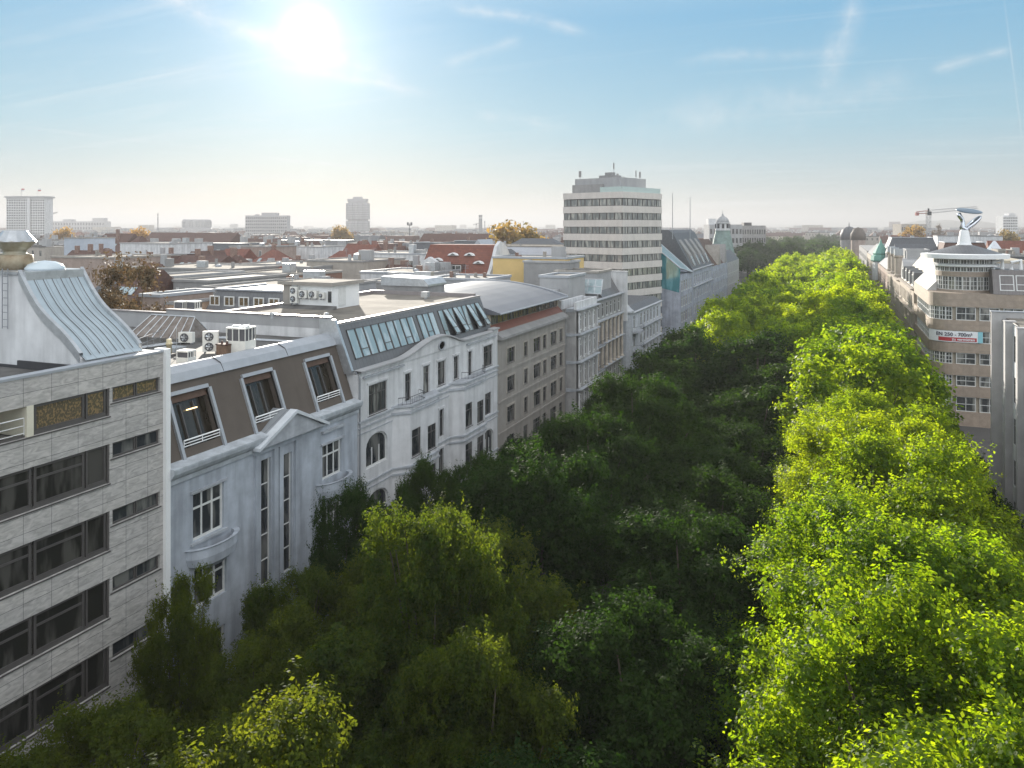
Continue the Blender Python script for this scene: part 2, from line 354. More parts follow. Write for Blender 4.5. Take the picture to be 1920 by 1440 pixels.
def dup(root, loc, rz=0.0, scale=None, label=None, group=None):
    def cp(o, par):
        c = o.copy(); COL.objects.link(c); c.parent = par
        for ch in kids(o): cp(ch, c)
        return c
    r = cp(root, None); r.location = loc; r.rotation_euler = (0, 0, rz)
    if scale is not None: r.scale = scale
    if label: r['label'] = label
    if group: r['group'] = group
    return r
def struct(name, mb, m):
    o = mb.build(name, m); o['kind'] = 'structure'; return o

# ---- windows: one object each, the pane a sub-part
WC = {}
def window(parent, x, z, w, h, nx=2, tr=(.7,), y=.14, fm=None, gm=None, fw=.07, arch=0, rz=0.0, rx=0.0, name='window', pane=True, pos=None, sill=0, label=None):
    fm = fm or M_wood; gm = gm or M_glass
    key = (round(w, 2), round(h, 2), nx, tr, fm.name, gm.name, fw, arch, pane, sill)
    if key not in WC:
        b = MB(); t = .06
        if arch:
            pts = [(-w / 2 + fw, 0)] ; n = 8; r = w / 2; hc = h - r * arch
            def outline(q): return [(-w / 2 + q, q), (w / 2 - q, q)] + [((r - q) * math.cos(PI * k / n), hc + (r * arch - q) * math.sin(PI * k / n)) for k in range(n + 1)]
            o, i = outline(0), outline(fw); m = len(o)
            for k in range(m):
                a, c = o[k], o[(k + 1) % m]; d, e = i[(k + 1) % m], i[k]
                b.poly([(a[0], -t, a[1]), (c[0], -t, c[1]), (d[0], -t, d[1]), (e[0], -t, e[1])])
                b.poly([(e[0], -t, e[1]), (d[0], -t, d[1]), (d[0], .02, d[1]), (e[0], .02, e[1])])
            gp = MB(); gp.poly([(q[0], 0, q[1]) for q in i])
        else:
            b.box(-w / 2, -t, 0, w / 2, 0.03, fw); b.box(-w / 2, -t, h - fw, w / 2, 0.03, h)
            b.box(-w / 2, -t, fw, -w / 2 + fw, 0.03, h - fw); b.box(w / 2 - fw, -t, fw, w / 2, 0.03, h - fw)
            gp = MB(); gp.poly([(-w / 2 + .01, 0, .01), (w / 2 - .01, 0, .01), (w / 2 - .01, 0, h - .01), (-w / 2 + .01, 0, h - .01)])
            hc = h
        for k in range(1, nx):
            xx = -w / 2 + w * k / nx; b.box(xx - fw * .38, -t * .8, fw, xx + fw * .38, 0.02, (hc if arch else h) - fw)
        for q in tr: b.box(-w / 2 + fw, -t * .9, h * q - fw * .4, w / 2 - fw, 0.025, h * q + fw * .4)
        if sill: b.box(-w / 2 - .08, -t - sill, -.08, w / 2 + .08, -t + .03, -.005)
        WC[key] = (b.mesh('window', fm), gp.mesh('pane', gm) if pane else None)
    fme, pme = WC[key]
    o = link(name, fme, parent, label, pos or (x + w / 2, y, z), (rx, 0, rz))
    if pme: link('pane', pme, o)
    return o
def railing(parent, pts, h=.9, name='railing', m=None, step=.16, r=.018, label=None, bars=True):
    b = MB()
    for a, c in zip(pts, pts[1:]):
        a, c = Vector(a), Vector(c); up = Vector((0, 0, h))
        b.tube([a + up, c + up], r * 1.5, 4); b.tube([a + up * .12, c + up * .12], r, 4)
        n = max(1, int((c - a).length / step)) if bars else max(1, int((c - a).length / 1.2))
        for k in range(n + 1): q = a.lerp(c, k / n); b.tube([q, q + up], r * .8 if bars else r, 3)
        if not bars: b.tube([a + up * .55, c + up * .55], r, 4)
    return b.build(name, m or M_rail, parent, label=label)
#@@SETTING@@
# ------------------------------------------------------------------ setting
M_ground = mat('city_ground', (.11, .105, .10), .95, .3, .05)
M_asphalt = mat('asphalt', (.05, .05, .052), .9, .2, .6, .2)
M_pave = brickmat('pavement_slabs', (.26, .25, .24), (.22, .215, .21), (.12, .12, .12), 1, 1, 1, .02, .9, axes='xy')
M_mark = mat('road_paint', (.75, .75, .74), .7, .1, 2)
M_grass = mat('median_grass', (.05, .075, .025), .95, .4, .8)
b = MB(); b.poly([(-30000, -3000, 0), (30000, -3000, 0), (30000, 40000, 0), (-30000, 40000, 0)]); struct('ground', b, M_ground)
b = MB(); b.box(-32.5, -60, 0.01, -25.5, 470, .14); struct('sidewalk', b, M_pave)
b = MB(); b.box(6.0, -60, 0.01, 13.5, 470, .14); struct('sidewalk', b, M_pave)
b = MB(); b.box(-14, -60, 0.01, -7.5, 470, .15); struct('median_strip', b, M_grass)
for x0, x1 in ((-25.5, -14), (-7.5, 6)):
    b = MB(); b.poly([(x0, -60, .004), (x1, -60, .004), (x1, 470, .004), (x0, 470, .004)]); struct('road', b, M_asphalt)
    b = MB()
    for k in range(3):
        xx = x0 + (x1 - x0) * (k + 1) / 4
        for j in range(75): b.poly([(xx - .06, -50 + j * 7, .008), (xx + .06, -50 + j * 7, .008), (xx + .06, -47 + j * 7, .008), (xx - .06, -47 + j * 7, .008)])
    struct('road_marking', b, M_mark)
b = MB(); rng = random.Random(4); prof = []
for k in range(41):
    q = k / 40; prof.append((q, max(0, math.sin(PI * q)) ** .8 * (1 + .12 * math.sin(9 * q) + .05 * math.sin(31 * q))))
M_hill = mat('wooded_hill', (.10, .10, .07), 1, .4, .004)
for i in range(3):
    pass
def hill(u0, u1, d, z, name='hill'):
    x0, y0, _ = at(u0, 425, d); x1, y1, _ = at(u1, 425, d * 1.1); b = MB(); dep = Vector((x1 - x0, y1 - y0)).orthogonal().normalized() * d * .12
    rows = []
    for j, s in enumerate((0, .25, .5, .75, 1)):
        rows.append([b.p(x0 + (x1 - x0) * q - dep.x * s + dep.x * .5, y0 + (y1 - y0) * q - dep.y * s + dep.y * .5, h * z * math.sin(PI * s) - 2) for q, h in prof])
    for a, c in zip(rows, rows[1:]):
        for k in range(40): b.f.append([a[k], a[k + 1], c[k + 1], c[k]]); b.m.append(0)
    o = b.build(name, M_hill, smooth=True); o['kind'] = 'structure'
hill(1660, 1905, 4600, 78); hill(-250, 620, 7500, 74); hill(520, 1120, 9000, 60); hill(1200, 1750, 8500, 62); hill(1780, 2300, 8000, 70)

# ------------------------------------------------------------------ building on the left: marble clad office block
LW = R(90)
def left(name, label, t0, cat='building', s=-32.5, group=None): return thing(name, label, cat, (s, t0, 0), LW, group)
a = left('office_building', 'modern office block in pale marble panels with dark ribbon windows, nearest on the left', 12)
rows = [(22.2, 1.35), (19.5, 1.9), (16.25, 1.9), (13.0, 1.9), (9.75, 1.95), (6.5, 2.0), (3.2, 2.4)]
ops = []
for zt, bh in rows:
    ops.append((0.2, zt - bh, 16.4, bh)); ops.append((16.75, zt - .75, 2.95, .75))
b = MB(); b.wall(0, 19.9, 0, 23.45, ops, 0, .3)
b.box(0, .42, 0, 12.5, 16, 20.8); b.box(12.5, .42, 0, 19.9, 16, 22.9); b.box(0, .42, 22.3, 12.5, 16, 22.9); b.box(0, 2.6, 20.8, 12.5, 16, 22.3)
b.box(0, .1, 22.9, 19.9, .42, 23.45)
b.build('wall', M_marble, a)
b = MB(); b.box(-.1, -.06, 23.45, 20.0, .5, 23.56); b.box(19.6, .5, 22.9, 20.0, 16, 23.5); b.build('parapet_coping', M_coping, a)
b = MB(); b.box(19.9, -.22, 0, 20.2, .6, 23.62); b.build('end_pier', M_whitec, a)
b = MB()
for i, (zt, bh) in enumerate(rows):
    b.box(0.2, .10, zt - bh - .02, 16.6, .2, zt - bh + .12); b.box(16.5, .06, zt - bh, 16.78, .24, zt)
    b.box(16.75, .12, zt - .75, 19.7, .2, zt - .67)
    b.box(0.2, -.05, zt - bh - .06, 16.62, .12, zt - bh - .01); b.box(16.62, -.05, zt - .81, 19.75, .12, zt - .76)
b.build('window_band_frame', M_bronze, a)
M_blind = glassmat('glass_with_vertical_blinds', (.020, .020, .018), (.075, .072, .065), .12, .5)
for i, (zt, bh) in enumerate(rows):
    g2 = M_autumn if i == 0 else M_blind
    window(a, 16.8, zt - .72, 1.4, .7, 1, (), .16, M_bronze, M_autumn if i == 0 else M_glass, .07)
    window(a, 18.25, zt - .72, 1.4, .7, 1, (), .16, M_bronze, M_autumn if i == 0 else M_glass, .07)
    tr = () if i == 0 else (.68,)
    window(a, 15.35, zt - bh + .12, 1.1, bh - .14, 1 if i == 0 else 1, (), .16, M_bronze, g2, .1)
    window(a, 12.72, zt - bh + .12, 2.55, bh - .14, 1, tr, .16, M_bronze, g2, .12)
    if i:
        window(a, 9.95, zt - bh + .12, 2.65, bh - .14, 1, tr, .16, M_bronze, g2, .12)
        window(a, 7.15, zt - bh + .12, 2.65, bh - .14, 1, tr, .16, M_bronze, g2, .12)
        window(a, 4.35, zt - bh + .12, 2.65, bh - .14, 1, tr, .16, M_bronze, g2, .12)
b = MB(); b.box(12.3, -.02, 20.86, 12.62, 2.4, 22.2); b.box(4, 2.3, 20.9, 12.3, 2.55, 22.2); b.box(9.8, 1.2, 20.86, 9.95, 2.3, 22.2); b.build('loggia_wall', mat('cream_loggia_paint', (.66, .62, .50), .8, .06), a)
railing(a, [(4, .1, 20.95), (12.25, .1, 20.95)], .75, m=M_whitec, bars=False, name='loggia_railing')
b = MB(); b.box(.1, .6, 22.9, 19.6, 15.9, 22.96); b.build('roof_deck', M_bitumen, a)
b = MB(); b.box(2, 1.0, 22.96, 12, 3.6, 23.0); b.build('gutter_tray', M_zinc, a)
# roof pavilion with the sweeping zinc slope
X0, X1 = 15.8, 19.3
prof2 = [(1.0, 23.72), (1.7, 24.18), (4.6, 27.0), (5.2, 27.6)]
b = MB(); side = [(1.0, 22.97), *prof2, (14, 27.6), (14, 22.97)]
PW = b
b = MB(); n = 10; pr = [(1.0 + 4.2 * q, 23.74 + 3.9 * q - .35 * math.sin(PI * q) + (.18 * math.sin(2 * PI * q))) for q in [k / n for k in range(n + 1)]]
PW.ext([(1.0, 22.97)] + [(y, z - .06) for y, z in pr] + [(14, 27.6), (14, 22.97)], X0, X1 - .2, 'x'); PW.build('pavilion_wall', M_white, a)
for (y0, z0), (y1, z1) in zip(pr, pr[1:]): b.poly([(X0 + .1, y0, z0 + .02), (X1, y0, z0 + .02), (X1, y1, z1 + .02), (X0 + .1, y1, z1 + .02)])
b.poly([(X1, .75, 23.6), (X0 + .1, .75, 23.6), (X0 + .1, 1.0, 23.76), (X1, 1.0, 23.76)])
b.build('zinc_slope', seammat('bright_zinc_sheet', (.42, .49, .53), .55, 0, .34, .55), a, smooth=True)
b = MB()
for k in range(1, 7):
    xx = X0 + .1 + k * .5
    for (y0, z0), (y1, z1) in zip(pr, pr[1:]): b.tube([(xx, y0, z0 + .04), (xx, y1, z1 + .04)], .022, 4)
b.build('standing_seam', M_zincd, a)
b = MB()
for xx in (X0 - .06, X1 - .02):
    for (y0, z0), (y1, z1) in zip(pr, pr[1:]):
        b.poly([(xx, y0, z0 - .3), (xx, y1, z1 - .3), (xx, y1, z1 + .2), (xx, y0, z0 + .2)]); b.poly([(xx + .2, y0, z0 - .3), (xx + .2, y1, z1 - .3), (xx + .2, y1, z1 + .2), (xx + .2, y0, z0 + .2)])
        b.poly([(xx, y0, z0 + .2), (xx + .2, y0, z0 + .2), (xx + .2, y1, z1 + .2), (xx, y1, z1 + .2)])
b.box(X0 + .14, 4.95, 27.2, X1 - .02, 5.2, 27.72); b.box(X0 - .1, 5.2, 27.6, X1 + .2, 14, 27.74); b.build('slope_border', M_metal, a)
b = MB(); b.box(X0 - .12, 1.2, 22.97, X0 + .0, 5.2, 23.35); b.box(X0 - .1, 5.2, 22.97, X0 - .005, 14, 23.1); b.build('plinth', M_dark, a)
b = MB(); b.box(X0 - .05, 6.8, 23.1, X0 - .005, 8.2, 25.3); b.box(X0 - .1, 7.95, 24.2, X0 - .05, 8.1, 24.24); b.build('roof_door', M_lgrey, a)
b = MB()
for yy in (5.75, 6.15): b.tube([(X0 - .2, yy, 24.9), (X0 - .2, yy, 27.9)], .025, 5)
for k in range(8): b.tube([(X0 - .2, 5.75, 25 + k * .36), (X0 - .2, 6.15, 25 + k * .36)], .018, 4)
b.build('access_ladder', M_rail, a)
b = MB(); b.lathe([(.95, 0), (.95, .1), (.8, .28), (.5, .42), (.01, .48)], 20); o = b.build('skylight_dome', mat('acrylic_dome', (.55, .62, .66), .2, .05, 1, spec=.8), a, smooth=True); o.location = (17.9, 6.1, 27.74)
# flue on the pavilion roof
fx, fy, _ = at(28, 500, 42.5)
t = thing('ventilation_flue', 'large weathered metal ventilation flue with conical cap on the marble office roof', 'flue', (fx, fy, 27.74))
b = MB(); b.lathe([(.86, 0), (.86, .75), (.80, .78)], 24); b.build('flue_base', mat('rusty_metal', (.34, .30, .22), .6, .4, 1.2, .2, metal=.5, col2=(.20, .12, .06)), t, smooth=True)
b = MB(); b.lathe([(.78, .76), (.55, .85), (.55, 1.0), (.98, 1.42), (1.0, 1.46), (.99, 1.5)], 24); b.build('collar', mat('oily_metal', (.36, .34, .28), .45, .3, 1.2, .1, metal=.6, col2=(.22, .18, .1)), t, smooth=True)
b = MB(); b.lathe([(1.04, 1.46), (1.0, 1.5), (.56, 2.06), (.50, 2.06), (.42, 1.95)], 12); b.build('cap', M_metal, t)
b = MB(); b.box(-1.9, -.5, 0, -.86, .5, .85); b.build('duct_box', M_metal, t)

# ------------------------------------------------------------------ pale stucco house with brown mansard
bb = left('town_house', 'pale blue-grey stucco house with brown mansard roof and three framed roof windows', 32.2)
L = 18.05
ops = [(1.8, 12.75, 2.4, 2.65), (1.9, 9.0, 2.5, 2.2), (13.7, 12.6, 2.3, 2.4), (13.7, 8.5, 2.3, 2.2), (7.4, 7.9, .9, 7.8), (9.5, 7.9, .9, 7.6),
       (1.9, 4.8, 2.4, 2.4), (13.7, 4.8, 2.3, 2.4), (7.4, 4.4, 3.0, 2.2)]
b = MB(); b.wall(0, L, 0, 16.9, ops, 0, .3); b.box(0, .42, 0, L, 26, 17.0); b.box(0, .001, 0, .02, .42, 16.9)
b.box(0.05, 1.9, 17, L, 26.5, 21.5); b.build('wall', M_bluestucco, bb)
for (x, z, w, h) in ops[:4] + ops[6:8]: window(bb, x, z, w, h, 3, (.66,), .2, M_wood, M_glass, .13)
window(bb, 7.4, 4.4, 3.0, 2.2, 3, (.66,), .2, M_wood, M_glass, .1)
for x, z, w, h in ops[4:6]: window(bb, x, z, w, h, 1, (.2, .4, .6, .8), .2, M_wood, M_glass, .07)
b = MB()
for x in (6.75, 8.45, 8.95, 10.6): b.box(x, -.18, 7.4, x + .38, 0, 16.2)
b.box(6.6, -.25, 7.1, 11.2, 0, 7.4); b.box(6.6, -.22, 16.2, 11.2, 0, 16.5); b.build('pilasters', M_bluestucco, bb)
b = MB()
pf = [(0, 16.35), (-.12, 16.35), (-.16, 16.6), (-.32, 16.75), (-.45, 16.95), (-.5, 17.15), (-.5, 17.25), (.5, 17.38), (.5, 16.4)]
b.ext(pf, -.02, L - .02, 'x'); b.build('cornice', mat('weathered_cornice', (.46, .49, .52), .8, .3, 1.5, .2, streak=.2), bb)
b = MB()
for x, w in ((13.55, 2.6),): b.box(x, -.22, 15.85, x + w, .0, 16.02)
b.box(1.6, -.1, 15.42, 4.4, 0, 15.56); b.box(1.6, -.14, 12.58, 4.4, 0, 12.72); b.box(13.5, -.12, 15.02, 16.2, 0, 15.14); b.build('window_hood', M_trim, bb)
b = MB()   # pediment
b.ext([(6.7, 16.6), (13.2, 16.6), (10.0, 18.15)], -.55, -.3, 'y'); b.build('pediment', M_trim, bb)
b = MB(); b.ext([(6.4, 16.55), (6.4, 16.75), (9.98, 18.35), (13.5, 16.75), (13.5, 16.55), (9.98, 18.12)], -.75, -.2, 'y'); b.build('pediment_moulding', mat('pale_moulding', (.62, .65, .68), .8, .15, 1, streak=.2), bb)
b = MB(); b.ext([(6.5, 16.8), (9.98, 18.3), (13.4, 16.8)], -.2, 1.4, 'y'); b.build('pediment_roof', M_zincy, bb)
for xc, z in ((3.2, 11.15), (14.9, 11.2)):    # bellied balconies
    b = MB()
    for k in range(10):
        q0, q1 = k / 10 * PI, (k + 1) / 10 * PI
        def P(q, r, zz): return (xc - 1.9 * r * math.cos(q), -.95 * r * math.sin(q), zz)
        for (r0, z0), (r1, z1) in zip([(.55, 0), (.92, .35), (1.0, .8), (.98, 1.25)], [(.92, .35), (1.0, .8), (.98, 1.25), (1.05, 1.32)]):
            b.poly([P(q0, r0, z + z0), P(q1, r0, z + z0), P(q1, r1, z + z1), P(q0, r1, z + z1)])
        b.poly([P(q0, 1.05, z + 1.32), P(q1, 1.05, z + 1.32), P(q1, .85, z + 1.32), P(q0, .85, z + 1.32)]); b.poly([P(q0, .85, z + 1.32), P(q1, .85, z + 1.32), P(q1, .85, z + .5), P(q0, .85, z + .5)])
        b.poly([P(q0, .55, z), P(q1, .55, z), (xc, 0, z)]); b.poly([P(q0, .86, z + .5), P(q1, .86, z + .5), (xc, 0, z + .5)])
    b.build('balcony', M_bluestucco, bb, smooth=False)
tilt = -math.atan2(1.45, 4.0); SLm = Matrix.Translation((0, .35, 17.36)) @ Matrix.Rotation(tilt, 4, 'X')
wops = [(1.55, .5, 2.95, 2.95), (7.4, .5, 2.85, 2.95), (13.7, .5, 2.9, 2.95)]
b = MB(SLm); b.wall(.3, L - .05, 0, 4.25, wops, 0, .5); b.build('mansard_slope', M_mansard, bb)
for i, (x, z, w, h) in enumerate(wops):
    b = MB(SLm)
    b.box(x - .2, -.16, -.25, x, .12, h + .5); b.box(x + w, -.16, -.25, x + w + .2, .12, h + .5); b.box(x, -.16, h + .5, x + w, .12, h + .72)
    o = b.build('roof_window', M_coping, bb)
    g = MB(SLm); g.poly([(x, .45, z), (x + w, .45, z), (x + w, .45, z + h), (x, .45, z + h)]); g.build('pane', glassmat('dim_interior_glass', (.022, .018, .012), (.035, .03, .022), .07, .5), o)
    g = MB(SLm); g.box(x + .02, .12, z + h - .38, x + w - .02, .3, z + h - .02); g.build('shutter', mat('dark_shutter', (.115, .07, .05), .7, .2, 3), o)
    g = MB(SLm)
    for k in (1, 2): g.box(x + w * k / 3 - .04, .33, z, x + w * k / 3 + .04, .44, z + h - .5)
    g.build('mullion', M_bronze, o)
    railing(o, [SLm @ Vector((x + .1, -.05, z + .05)), SLm @ Vector((x + w - .1, -.05, z + .05))], .38, m=M_whitec, bars=False, r=.03)
b = MB(SLm); b.box(2.9, .3, 2.5, 3.7, .36, 2.56); b.build('office_light', emis('warm_tube', (1, .72, .35), 1.6), bb)
b = MB(); b.ext([(1.72, 21.25), (1.6, 21.28), (1.85, 21.75), (2.5, 22.05), (2.9, 22.02), (2.9, 21.3)], .1, L - .1, 'x'); b.build('roof_edge_sheet', M_coping, bb)
b = MB()
for x in (6.0, 12.1): b.tube([(x, 1.63, 21.3), (x, 1.88, 21.8), (x, 2.5, 22.1)], .035, 4)
b.build('lightning_strap', M_dark, bb)
b = MB(); b.ext([(.2, 17.3), (.15, 17.45), (1.75, 21.6), (2.2, 21.6), (2.2, 17.3)], 0.02, .28, 'x'); b.build('brick_verge', M_brick, bb)
b = MB(); b.box(.05, 2.9, 21.5, L - .05, 26.4, 21.62); b.build('roof_deck', M_bitumen, bb)

# ------------------------------------------------------------------ things standing on that roof
ZR = 21.62
def onroof(name, label, cat, u, v, z=ZR, rz=0.0, group=None):
    x, y = onZ(u, v, z); return thing(name, label, cat, (x, y, z), rz, group)
M_fan = mat('fan_grille', (.10, .10, .11), .6, .1, 4)
M_ac = mat('ivory_enamel', (.74, .73, .68), .5, .06, 3)
def ac_split(t, w, dpt, h, fans):
    b = MB(); b.box(-w / 2, -dpt / 2, .12, w / 2, dpt / 2, h); b.build('casing', M_ac, t)
    b = MB(); b.box(-w / 2 + .08, -dpt / 2 + .05, 0, -w / 2 + .16, dpt / 2 - .05, .12); b.box(w / 2 - .16, -dpt / 2 + .05, 0, w / 2 - .08, dpt / 2 - .05, .12); b.build('foot_rail', M_rail, t)
    for k in range(fans):
        zc = .12 + (h - .12) * (k + .5) / fans; r = min(w * .36, (h - .12) / fans * .42)
        b = MB(Matrix.Translation((-w * .06, -dpt / 2 - .01, zc)) @ Matrix.Rotation(PI / 2, 4, 'X')); b.lathe([(r, -.01), (r, .04), (r * .9, .05), (r * .88, .0), (.01, .0)], 18)
        o = b.build('fan_guard', M_fan, t)
        c = MB(Matrix.Translation((-w * .06, -dpt / 2 - .03, zc)) @ Matrix.Rotation(PI / 2, 4, 'X'))
        for q in range(5):
            an = 2 * PI * q / 5; c.poly([(0, 0, .01), (r * .8 * math.cos(an), r * .8 * math.sin(an), .0), (r * .8 * math.cos(an + .7), r * .8 * math.sin(an + .7), .03)])
        c.lathe([(r * .25, 0), (r * .25, .04), (.01, .05)], 10); c.build('fan_blades', M_metal, o)
t = onroof('air_conditioner', 'tall white air conditioner with two stacked fans on the brown mansard house roof', 'air conditioner', 395, 662, rz=.55); ac_split(t, .95, .42, 1.45, 2)
t = onroof('air_conditioner', 'single-fan air conditioner beside the glazed roof ridge, farthest of the small units', 'air conditioner', 350, 645, rz=.25); ac_split(t, 1.05, .4, .85, 1)
def cage(t, w, d_, h, nx):
    b = MB(); b.box(-w / 2, -d_ / 2, .05, w / 2, d_ / 2, h * .5); b.box(-w / 2, -d_ / 2, h - .1, w / 2, d_ / 2, h)
    for k in range(nx + 1):
        x = -w / 2 + w * k / nx
        b.box(max(-w / 2, x - .03), -d_ / 2, h * .5, min(w / 2, x + .03), -d_ / 2 + .05, h - .1)
        b.box(max(-w / 2, x - .03), d_ / 2 - .05, h * .5, min(w / 2, x + .03), d_ / 2, h - .1)
    for k in range(4): y = -d_ / 2 + .02 + (d_ - .07) * k / 3; b.box(w / 2 - .05, y, h * .5, w / 2, y + .05, h - .1); b.box(-w / 2, y, h * .5, -w / 2 + .05, y + .05, h - .1)
    b.build('casing', M_ac, t)
    b = MB(); b.box(-w / 2 + .07, -d_ / 2 + .07, h * .5, w / 2 - .07, d_ / 2 - .07, h - .1); b.build('coil', M_fan, t)
t = onroof('air_conditioner', 'large white chiller with a dark caged coil in front of the glazed roof ridge', 'air conditioner', 452, 662, rz=.1); cage(t, 1.45, 1.2, 1.75, 3)
b = MB()
for x in (-.35, .35): b.lathe([(.28, 1.75), (.28, 1.82), (.24, 1.84), (.01, 1.84)], 14, x, 0)
b.build('top_fan', M_metal, t)
t = onroof('air_conditioner', 'small cube-shaped condenser near the roof edge beside the marble end pier', 'air conditioner', 349, 682, rz=.1); cage(t, .85, .75, .85, 1)
t = onroof('chimney', 'short brick chimney block between the two-fan unit and the big chiller', 'chimney', 421, 664)
b = MB(); b.box(-.42, -.3, 0, .42, .3, .62); b.build('stack', mat('sooty_brick', (.20, .13, .09), .9, .35, 3), t)
b = MB(); b.box(-.46, -.34, .62, .46, .34, .69)
for x in (-.2, .2): b.lathe([(.07, .69), (.07, .86)], 8, x, 0)
b.build('pot', M_tileb, t)
t = onroof('vent_pipe', 'cream coloured vent pipe with a collar near the marble office roof', 'vent pipe', 317, 668)
b = MB(); b.lathe([(.17, 0), (.17, .75), (.21, .76), (.21, .86), (.17, .87), (.17, 1.1), (.12, 1.12)], 12); b.build('pipe', mat('cream_plastic', (.60, .52, .34), .6, .1), t, smooth=True)
b = MB(); b.box(-.4, -.4, 0, .4, .4, .18); b.build('curb', M_bitumen, t)
# glazed roof ridge
x0, y0 = onZ(365, 648, ZR); t = thing('roof_lantern', 'lean glazed roof ridge with rusty bars behind the air conditioners', 'skylight', (-46.4, 45.6, ZR), 0)
b = MB(); b.box(-2.2, -1.3, 0, 3.4, 1.3, .3); b.build('curb', M_bitumen, t)
b = MB(); b.poly([(-2.2, -1.25, .3), (3.4, -1.25, .3), (3.0, 0, 1.75), (-1.2, 0, 1.75)]); b.poly([(3.4, 1.25, .3), (-2.2, 1.25, .3), (-1.2, 0, 1.75), (3.0, 0, 1.75)]); b.poly([(3.4, -1.25, .3), (3.4, 1.25, .3), (3.0, 0, 1.75)]); b.poly([(-2.2, 1.25, .3), (-2.2, -1.25, .3), (-1.2, 0, 1.75)])
b.build('glazing', mat('dusty_wired_glass', (.20, .17, .15), .25, .3, 2, col2=(.10, .07, .05), spec=.7), t)
b = MB()
for k in range(8):
    xb, xt = -2.2 + 5.6 * k / 7, -1.2 + 4.2 * k / 7
    b.tube([(xb, -1.27, .3), (xt, 0, 1.78), (xb, 1.27, .3)], .04, 4)
b.tube([(-1.2, 0, 1.78), (3.0, 0, 1.78)], .06, 4); b.build('glazing_bar', M_metal, t)
for i, (u, v, h) in enumerate(((331, 672, 2.0), (467, 655, 1.8), (357, 640, 1.3))):
    t = onroof('lightning_rod', ['thin lightning rod beside the small cube condenser', 'thin lightning rod behind the large chiller', 'thin lightning rod by the single-fan air conditioner'][i], 'lightning rod', u, v)
    b = MB(); b.tube([(0, 0, 0), (0, 0, h)], .016, 5); b.build('rod', M_metal, t); b = MB(); b.lathe([(.18, 0), (.18, .08), (.02, .1)], 8); b.build('foot', M_greyr, t)
t = thing('roof_railing', 'thin safety railing along the flat roof behind the brown mansard', 'railing', (-38, 40, ZR))
railing(t, [(-2.5, -5, 0), (-8, 6, 0)], .9, m=M_rail, bars=False, r=.015)
b = MB(); rr = random.Random(2)
t = thing('cable_tray', 'run of pipes and cable trays crossing the bitumen roof', 'cable tray', (-41, 42, ZR))
b = MB()
for k in range(5): b.tube([(-4 + k * .25, -5 + k, .08), (-3 + k * .3, 5 + k * .2, .08), (5, 5.5 + k * .12, .08)], .03, 4)
b.box(-1, -1, 0, .2, .1, .28); b.box(2.2, 2.4, 0, 3.2, 3.1, .2); b.box(-3.5, 3, 0, -2.6, 3.7, .35); b.build('pipes', M_metal, t)

# ------------------------------------------------------------------ white house with bays, wavy gable and glazed mansard
c = left('apartment_house', 'white apartment house with curved gable, bays and a band of sloping attic glazing', 50.3); L = 26.25
w4 = [(1.4, 15.75, 2.7, 2.25, 4), (6.9, 15.45, 1.0, 2.5, 1), (10.0, 15.7, 1.15, 2.35, 1), (12.7, 15.9, 1.5, 2.1, 2), (15.9, 15.9, 1.05, 2.1, 1), (19.0, 15.6, .9, 2.4, 1), (22.6, 15.9, 2.3, 2.1, 3)]
w3 = [(1.1, 11.8, 3.1, 2.5, 3), (13.0, 11.3, .9, 2.4, 1), (22.9, 11.0, 1.7, 2.2, 2)]
w2 = [(1.2, 7.0, 3.1, 2.9, 3), (12.9, 8.0, 1.0, 2.2, 1), (22.6, 6.9, 2.6, 2.6, 3)]
w1 = [(1.4, 3.4, 2.6, 2.4, 2), (12.9, 3.6, 1.0, 2.2, 1), (22.8, 3.4, 2, 2.4, 2)]
ops = [q[:4] for q in w4 + w3 + w2 + w1]
b = MB(); b.wall(0, L, 0, 19.15, ops, 0, .28); b.box(0, .4, 0, L, 1.4, 19.15); b.box(0, 1.4, 0, L, 2.3, 19.15); b.box(0, 2.3, 0, L, 15.2, 22.35); b.box(.5, 15.2, 0, L, 26.4, 16.5)
b.box(0, .001, 0, .02, .4, 19.1); b.box(L - .02, .001, 0, L, .4, 19.1)
b.build('wall', M_white, c)
for i, (x, z, w, h, n) in enumerate(w4): window(c, x, z, w, h, n, (.68,) if n > 1 else (.72,), .16, M_bronze if i in (0, 3, 6) else M_bronze, M_glass if i % 2 else M_glassl, .07, sill=.12)
for q in w4 + w3[1:2] + w2[1:2]:
    x, z, w, h, n = q; b = MB(); b.box(x - .16, -.05, z - .02, x - .002, -.001, z + h + .1); b.box(x + w + .002, -.05, z - .02, x + w + .16, -.001, z + h + .1); b.box(x - .2, -.09, z + h + .1, x + w + .2, -.001, z + h + .26); b.build('window_surround', M_white, c)
for q in w3 + w2 + w1:
    x, z, w, h, n = q; big = w > 2.5 and z > 6
    window(c, x, z, w, h, n, () if big else (.7,), .18, M_wood if big else M_bronze, M_glass, .12 if big else .07, arch=.62 if big else 0)
    if big:
        b = MB(); r = w / 2; hc = z + h - r * .62
        for k in range(8):
            a0, a1 = PI * k / 8, PI * (k + 1) / 8; pt = lambda q_: (x + r + r * math.cos(q_), hc + r * .62 * math.sin(q_))
            p0, p1 = pt(a0), pt(a1); b.poly([(p0[0], 0, p0[1]), (p1[0], 0, p1[1]), (p1[0], 0, z + h), (p0[0], 0, z + h)]); b.poly([(p0[0], 0, p0[1]), (p1[0], 0, p1[1]), (p1[0], .22, p1[1]), (p0[0], .22, p0[1])])
        b.build('arch_spandrel', M_white, c)
